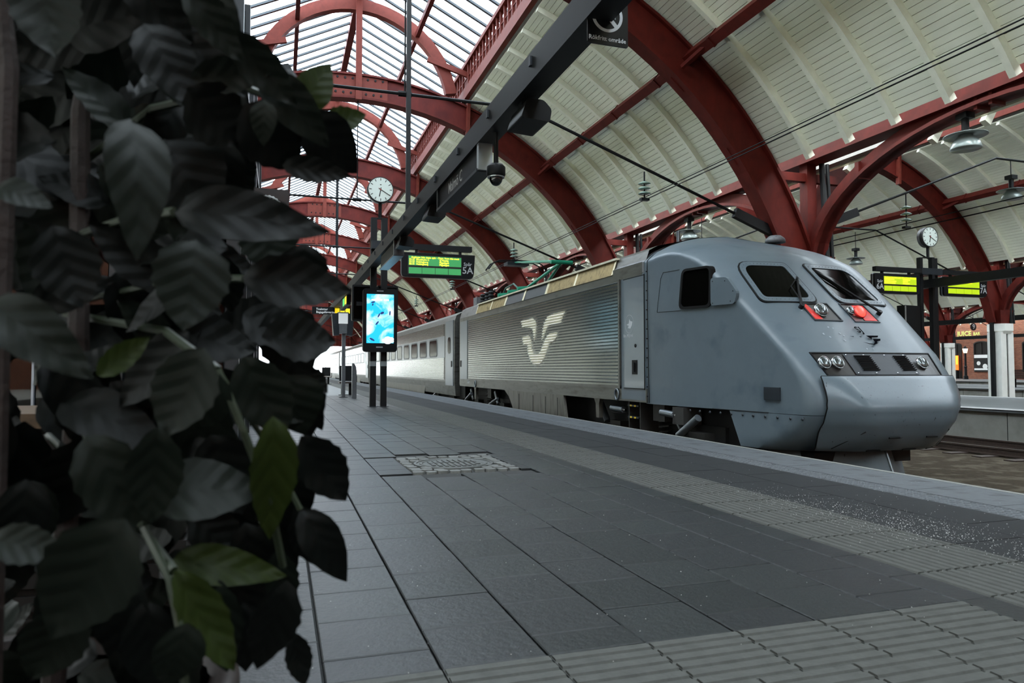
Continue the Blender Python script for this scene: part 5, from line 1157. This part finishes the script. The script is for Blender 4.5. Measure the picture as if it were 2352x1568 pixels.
# ------------------------------------------------------------------ potted plant in the foreground
def leaf_mat(name, col, vein, trans=.15):
    m = bpy.data.materials.new(name); m.use_nodes = True; t = m.node_tree; b = t.nodes['Principled BSDF']; b.inputs['Roughness'].default_value = .5; b.inputs['Specular IOR Level'].default_value = .12
    tc = t.nodes.new('ShaderNodeTexCoord'); mp = t.nodes.new('ShaderNodeMapping'); wv = t.nodes.new('ShaderNodeTexWave'); wv.inputs['Scale'].default_value = 1.6; wv.inputs['Distortion'].default_value = 1.0
    sx = t.nodes.new('ShaderNodeSeparateXYZ'); ab = t.nodes.new('ShaderNodeMath'); ab.operation = 'ABSOLUTE'; ml = t.nodes.new('ShaderNodeMath'); ml.operation = 'MULTIPLY_ADD'; ml.inputs[1].default_value = -.9
    cb = t.nodes.new('ShaderNodeCombineXYZ'); r = t.nodes.new('ShaderNodeValToRGB')
    t.links.new(tc.outputs['Object'], sx.inputs[0]); t.links.new(sx.outputs['X'], ab.inputs[0]); t.links.new(ab.outputs[0], ml.inputs[0]); t.links.new(sx.outputs['Y'], ml.inputs[2])
    t.links.new(ml.outputs[0], cb.inputs['X']); t.links.new(cb.outputs[0], wv.inputs['Vector'])
    r.color_ramp.elements[0].color = lin(vein)+(1,); r.color_ramp.elements[1].color = lin(col)+(1,); r.color_ramp.elements[0].position = .0; r.color_ramp.elements[1].position = .25
    t.links.new(wv.outputs['Fac'], r.inputs['Fac']); t.links.new(r.outputs['Color'], b.inputs['Base Color'])
    bp = t.nodes.new('ShaderNodeBump'); bp.inputs['Strength'].default_value = .1; bp.inputs['Distance'].default_value = .02; t.links.new(wv.outputs['Fac'], bp.inputs['Height']); t.links.new(bp.outputs['Normal'], b.inputs['Normal'])
    tr = t.nodes.new('ShaderNodeBsdfTranslucent'); tr.inputs['Color'].default_value = lin(col)+(1,); mx = t.nodes.new('ShaderNodeMixShader'); mx.inputs['Fac'].default_value = trans
    out = t.nodes['Material Output']; t.links.new(b.outputs[0], mx.inputs[1]); t.links.new(tr.outputs[0], mx.inputs[2]); t.links.new(mx.outputs[0], out.inputs['Surface']); MATS[name] = m
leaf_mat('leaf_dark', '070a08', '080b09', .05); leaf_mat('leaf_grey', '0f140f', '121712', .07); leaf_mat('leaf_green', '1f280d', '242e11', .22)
M('bark', '1b0e08', .8, var=.3, scale=20, bump=.4); M('stem_green', '1a2413', .5, var=.2); M('pot', '1d100b', .6, var=.2, scale=8); M('soil', '1c140f', .9, var=.3, scale=30)
pl = thing('potted_plant', 'large dark leafy plant in a brown pot filling the left foreground', 'plant', (-.34, 1.12, 0))
PO = Vector((-.34, 1.12, 0))
MB().lathe([(.2, 0), (.22, .02), (.27, .42), (.29, .43), (.29, .48), (.26, .48), (.25, .44)], PO, 28).build('pot', 'pot', pl, True)
MB().lathe([(0, .445), (.255, .445)], PO, 20).build('soil', 'soil', pl)
for dx, dy, h, r in ((-.03, 0, 1.75, .022), (.04, .05, 1.6, .016), (.0, -.06, 1.5, .015)):
    MB().tube([(PO.x+dx, PO.y+dy, .44), (PO.x+dx*1.6, PO.y+dy, .9), (PO.x+dx*1.1+.01, PO.y+dy*1.4, 1.3), (PO.x+dx*2, PO.y+dy*2, h)], [r, r*.9, r*.8, r*.4], 8).build('trunk', 'bark', pl)
def leaf_mesh(var, mat):
    mb = MB(); n = 13; rows = []; rr = random.Random(var)
    for i in range(n+1):
        t = i/n; w = max(.004, .31*max(0, math.sin(PI*t**(.72+.08*var)))**.82)
        ser = 1+.05*(1 if i % 2 else -1)*(.3 if var == 0 else 1)
        bend = -.22*t*t+.05*math.sin(t*5+var); fold = .16+.06*var
        row = []
        for u in (-1, -.55, 0, .55, 1):
            row.append((u*w*ser, t, bend+abs(u)*w*fold*1.2+.015*math.sin(t*16+u*3+var)))
        rows.append(row)
    mb.grid(rows); return mb.mesh('leaf', mat, smooth=True)
LMESH = {m: [leaf_mesh(v, m) for v in range(3)] for m in ('leaf_dark', 'leaf_grey', 'leaf_green')}
yaw, pit = R(17.97), R(2.235); FWD = Vector((math.sin(yaw)*math.cos(pit), math.cos(yaw)*math.cos(pit), math.sin(pit))); RGT = Vector((math.cos(yaw), -math.sin(yaw), 0)); UPV = RGT.cross(FWD)
EYE = Vector((0, 0, .92))
def at(px, py, d): return EYE+(FWD+RGT*((px-1176)/1640)-UPV*((py-784)/1640))*d
rl = random.Random(21)
def leaf(p0, p1, width, mat, face, var=0):
    """leaf from base p0 to tip p1 (3D), width in metres, upper side towards 'face'"""
    d = p1-p0; L = d.length; y = d.normalized(); x = y.cross(face).normalized(); z = x.cross(y)
    m = Matrix((x*width/.6, y*L, z*L*.8)).transposed().to_4x4(); m.translation = p0-PO
    o = bpy.data.objects.new('leaf', LMESH[mat][var]); COL.objects.link(o); o.parent = pl; o.matrix_local = m; return o
KEY = [  # base px, tip px, width px, depth, tilt of tip in depth, kind
 (400, 487, 750, 508, 125, .85, .02, 'd'), (560, 640, 800, 656, 118, .92, .0, 'd'), (600, 775, 778, 775, 118, .95, .05, 'd'), (690, 250, 762, 142, 84, 1.05, 0, 'b'), (632, 215, 668, 132, 66, 1.05, .03, 'd'),
 (735, 290, 842, 258, 62, 1.08, .02, 'b'), (700, 262, 826, 402, 120, 1.0, .05, 'd'), (760, 300, 815, 400, 70, 1.06, .03, 'b'), (95, -60, 118, 112, 140, .8, -.02, 'g'), (300, 275, 335, 560, 135, .8, -.05, 'g'),
 (448, 555, 430, 745, 160, .84, -.04, 'g'), (470, 800, 370, 1000, 140, .8, -.03, 'g'), (505, 860, 430, 1005, 110, .85, .02, 'g'), (625, 955, 632, 1250, 105, .86, .0, 'b'), (690, 1000, 802, 1155, 108, .95, .03, 'd'),
 (690, 1170, 808, 1345, 92, .95, .02, 'd'), (680, 1160, 735, 1310, 80, .98, .02, 'd'), (690, 850, 752, 900, 56, 1.05, 0, 'd'), (705, 905, 738, 990, 46, 1.05, 0, 'd'), (660, 1330, 590, 1560, 110, .82, 0, 'd'), (670, 1450, 705, 1580, 60, .9, 0, 'd'),
 (350, 1140, 605, 1105, 150, .82, .03, 'g'), (290, 1190, 95, 1490, 210, .7, -.02, 'g'), (400, 1310, 548, 1540, 100, .8, 0, 'b'), (390, 1290, 655, 1312, 90, .85, .02, 'b'), (-20, 1240, 140, 1262, 90, .7, 0, 'g'), (225, 862, 335, 775, 60, .82, 0, 'b'),
 (-30, 690, 200, 850, 130, .72, 0, 'g'), (290, -60, 440, 90, 110, .9, .03, 'd'), (380, 0, 500, 130, 100, .95, .02, 'd'), (470, -40, 540, 110, 90, .9, .0, 'g'), (330, 60, 440, 220, 130, .9, .0, 'd'), (420, 90, 560, 210, 120, .95, 0, 'd'), (520, 1290, 610, 1470, 100, .9, 0, 'd'), (480, 1320, 520, 1560, 110, .85, 0, 'g'), (440, 1180, 560, 1290, 110, .95, 0, 'd'), (560, 1100, 660, 1200, 110, 1.0, 0, 'd'), (610, 1180, 680, 1330, 90, 1.0, 0, 'd'), (640, 1260, 650, 1420, 80, .95, 0, 'g'), (560, 1380, 560, 1560, 90, .9, 0, 'd'), (300, 1300, 250, 1560, 130, .8, 0, 'd'), (180, 1380, 60, 1580, 140, .75, 0, 'g'), (60, 1100, 40, 1300, 110, .8, 0, 'd'), (600, 880, 700, 960, 110, 1.0, 0, 'g'), (560, 720, 680, 770, 110, 1.0, 0, 'd'), (690, 860, 720, 1010, 90, 1.05, 0, 'd'), (420, -30, 560, 130, 90, .85, .03, 'g'), (520, 70, 680, 240, 90, .9, .04, 'g'), (600, 170, 760, 330, 100, .95, .03, 'g'), (560, 240, 690, 390, 150, .95, .05, 'd'), (430, 200, 560, 330, 150, .9, .05, 'd'), (380, 320, 480, 500, 190, .95, .0, 'd'),
 (650, 380, 800, 400, 60, 1.0, .0, 'd'), (440, 180, 620, 160, 80, .92, 0, 'g'), (610, 230, 600, 330, 60, .92, 0, 'g'), (700, 560, 690, 690, 110, 1.0, 0, 'd'), (600, 500, 640, 620, 130, .98, 0, 'g'), (660, 860, 700, 1000, 130, 1.0, 0, 'g'), (640, 700, 700, 880, 140, 1.02, 0, 'd'),
 (560, 820, 650, 1000, 130, .9, .0, 'g'), (640, 1040, 700, 1230, 120, .98, 0, 'd'), (560, 1200, 600, 1420, 120, .95, 0, 'd'), (480, 1000, 560, 1180, 150, .95, 0, 'd'), (430, 1430, 380, 1600, 110, .75, 0, 'g'), (330, 1380, 360, 1600, 120, .8, 0, 'd'), (120, 520, 190, 700, 140, .85, 0, 'd'), (-10, 430, 110, 460, 70, .75, 0, 'g'), (200, 1000, 330, 1230, 140, .8, 0, 'g'), (360, 980, 350, 1210, 120, .78, 0, 'g')]
KM = {'d': 'leaf_dark', 'g': 'leaf_grey', 'b': 'leaf_green'}
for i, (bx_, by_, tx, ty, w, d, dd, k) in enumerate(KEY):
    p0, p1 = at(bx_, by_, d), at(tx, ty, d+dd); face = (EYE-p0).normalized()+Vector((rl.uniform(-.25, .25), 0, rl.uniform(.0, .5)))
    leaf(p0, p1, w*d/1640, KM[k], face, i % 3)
BND = [(-60, 400), (0, 420), (100, 470), (150, 560), (200, 640), (300, 720), (400, 690), (450, 640), (560, 600), (650, 660), (800, 670), (900, 640), (1000, 640), (1100, 640), (1200, 650), (1300, 660), (1400, 610), (1500, 560), (1600, 520)]
n_ = 0
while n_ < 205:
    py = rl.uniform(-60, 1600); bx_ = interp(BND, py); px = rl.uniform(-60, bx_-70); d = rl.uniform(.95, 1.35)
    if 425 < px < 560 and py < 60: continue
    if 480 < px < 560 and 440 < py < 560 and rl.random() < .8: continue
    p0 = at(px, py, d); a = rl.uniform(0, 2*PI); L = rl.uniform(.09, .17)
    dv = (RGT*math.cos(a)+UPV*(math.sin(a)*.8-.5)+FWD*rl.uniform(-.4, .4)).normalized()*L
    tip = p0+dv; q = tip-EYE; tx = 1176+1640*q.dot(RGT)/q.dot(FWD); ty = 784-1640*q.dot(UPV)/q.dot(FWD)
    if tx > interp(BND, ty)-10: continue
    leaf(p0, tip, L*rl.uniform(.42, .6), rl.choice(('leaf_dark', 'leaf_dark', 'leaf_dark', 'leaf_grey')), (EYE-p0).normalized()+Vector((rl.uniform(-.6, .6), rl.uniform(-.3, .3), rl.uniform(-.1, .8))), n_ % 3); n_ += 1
for pts, r in (([(330, 1210, .82), (390, 1330, .8), (420, 1480, .78), (425, 1600, .78)], .005), ([(500, 850, .86), (560, 990, .86), (620, 1150, .88), (650, 1300, .92)], .005), ([(330, 1210, .82), (200, 1000, .95), (120, 800, 1.05)], .006), ([(500, 850, .86), (380, 760, .95), (150, 720, 1.1)], .006), ([(400, 487, .85), (300, 500, .95), (120, 560, 1.1)], .006), ([(690, 250, 1.04), (560, 200, 1.0), (350, 250, 1.02), (130, 420, 1.1)], .006), ([(560, 640, .93), (420, 640, .98), (140, 700, 1.1)], .005), ([(690, 1170, .95), (600, 1000, .95), (500, 850, .9)], .004), ([(400, 1310, .8), (300, 1180, .9), (110, 1000, 1.05)], .005)):
    MB().tube([at(*p) for p in pts], r, 6).build('branch', 'stem_green', pl)

M('wicker', '0f0c0a', .7, var=.3, scale=30, spec=.2); M('wicker_light', '3a2c1c', .6, var=.3, scale=30, spec=.3)
wp = thing('wicker_planter', 'dark woven planter box standing behind the leafy plant', 'planter', (-.9, 2.5, 0))
MB().box(-1.58, 2.27, 0, -.27, 2.73, .76).build('box', 'wicker', wp)
for k in range(12):
    o_ = MB().box(-1.6, 2.25, .02+.062*k, -.25, 2.75, .06+.062*k).build('weave_band', 'wicker', wp)
MB().box(-1.61, 2.24, .76, -.24, 2.76, .8).build('rim', 'wicker_light', wp)
# ------------------------------------------------------------------ groups of repeats
GR = {'passenger_coach': 'coaches of the silver train', 'departure_display': 'hanging departure displays', 'station_clock': 'station clocks on masts', 'loudspeaker': 'loudspeakers under the overhead beam', 'insulator': 'insulator strings of the overhead line',
      'pendant_lamp': 'enamel pendant lamps', 'contact_wire': 'overhead wires', 'platform_seat': 'platform seats', 'monitor': 'monitors on masts', 'sign_mast': 'sign masts', 'overhead_sign_beam': 'overhead sign beams', 'railway_track': 'railway tracks'}
for ob in COL.objects:
    if ob.parent is None and ob.name.split('.')[0] in GR: ob['group'] = GR[ob.name.split('.')[0]]
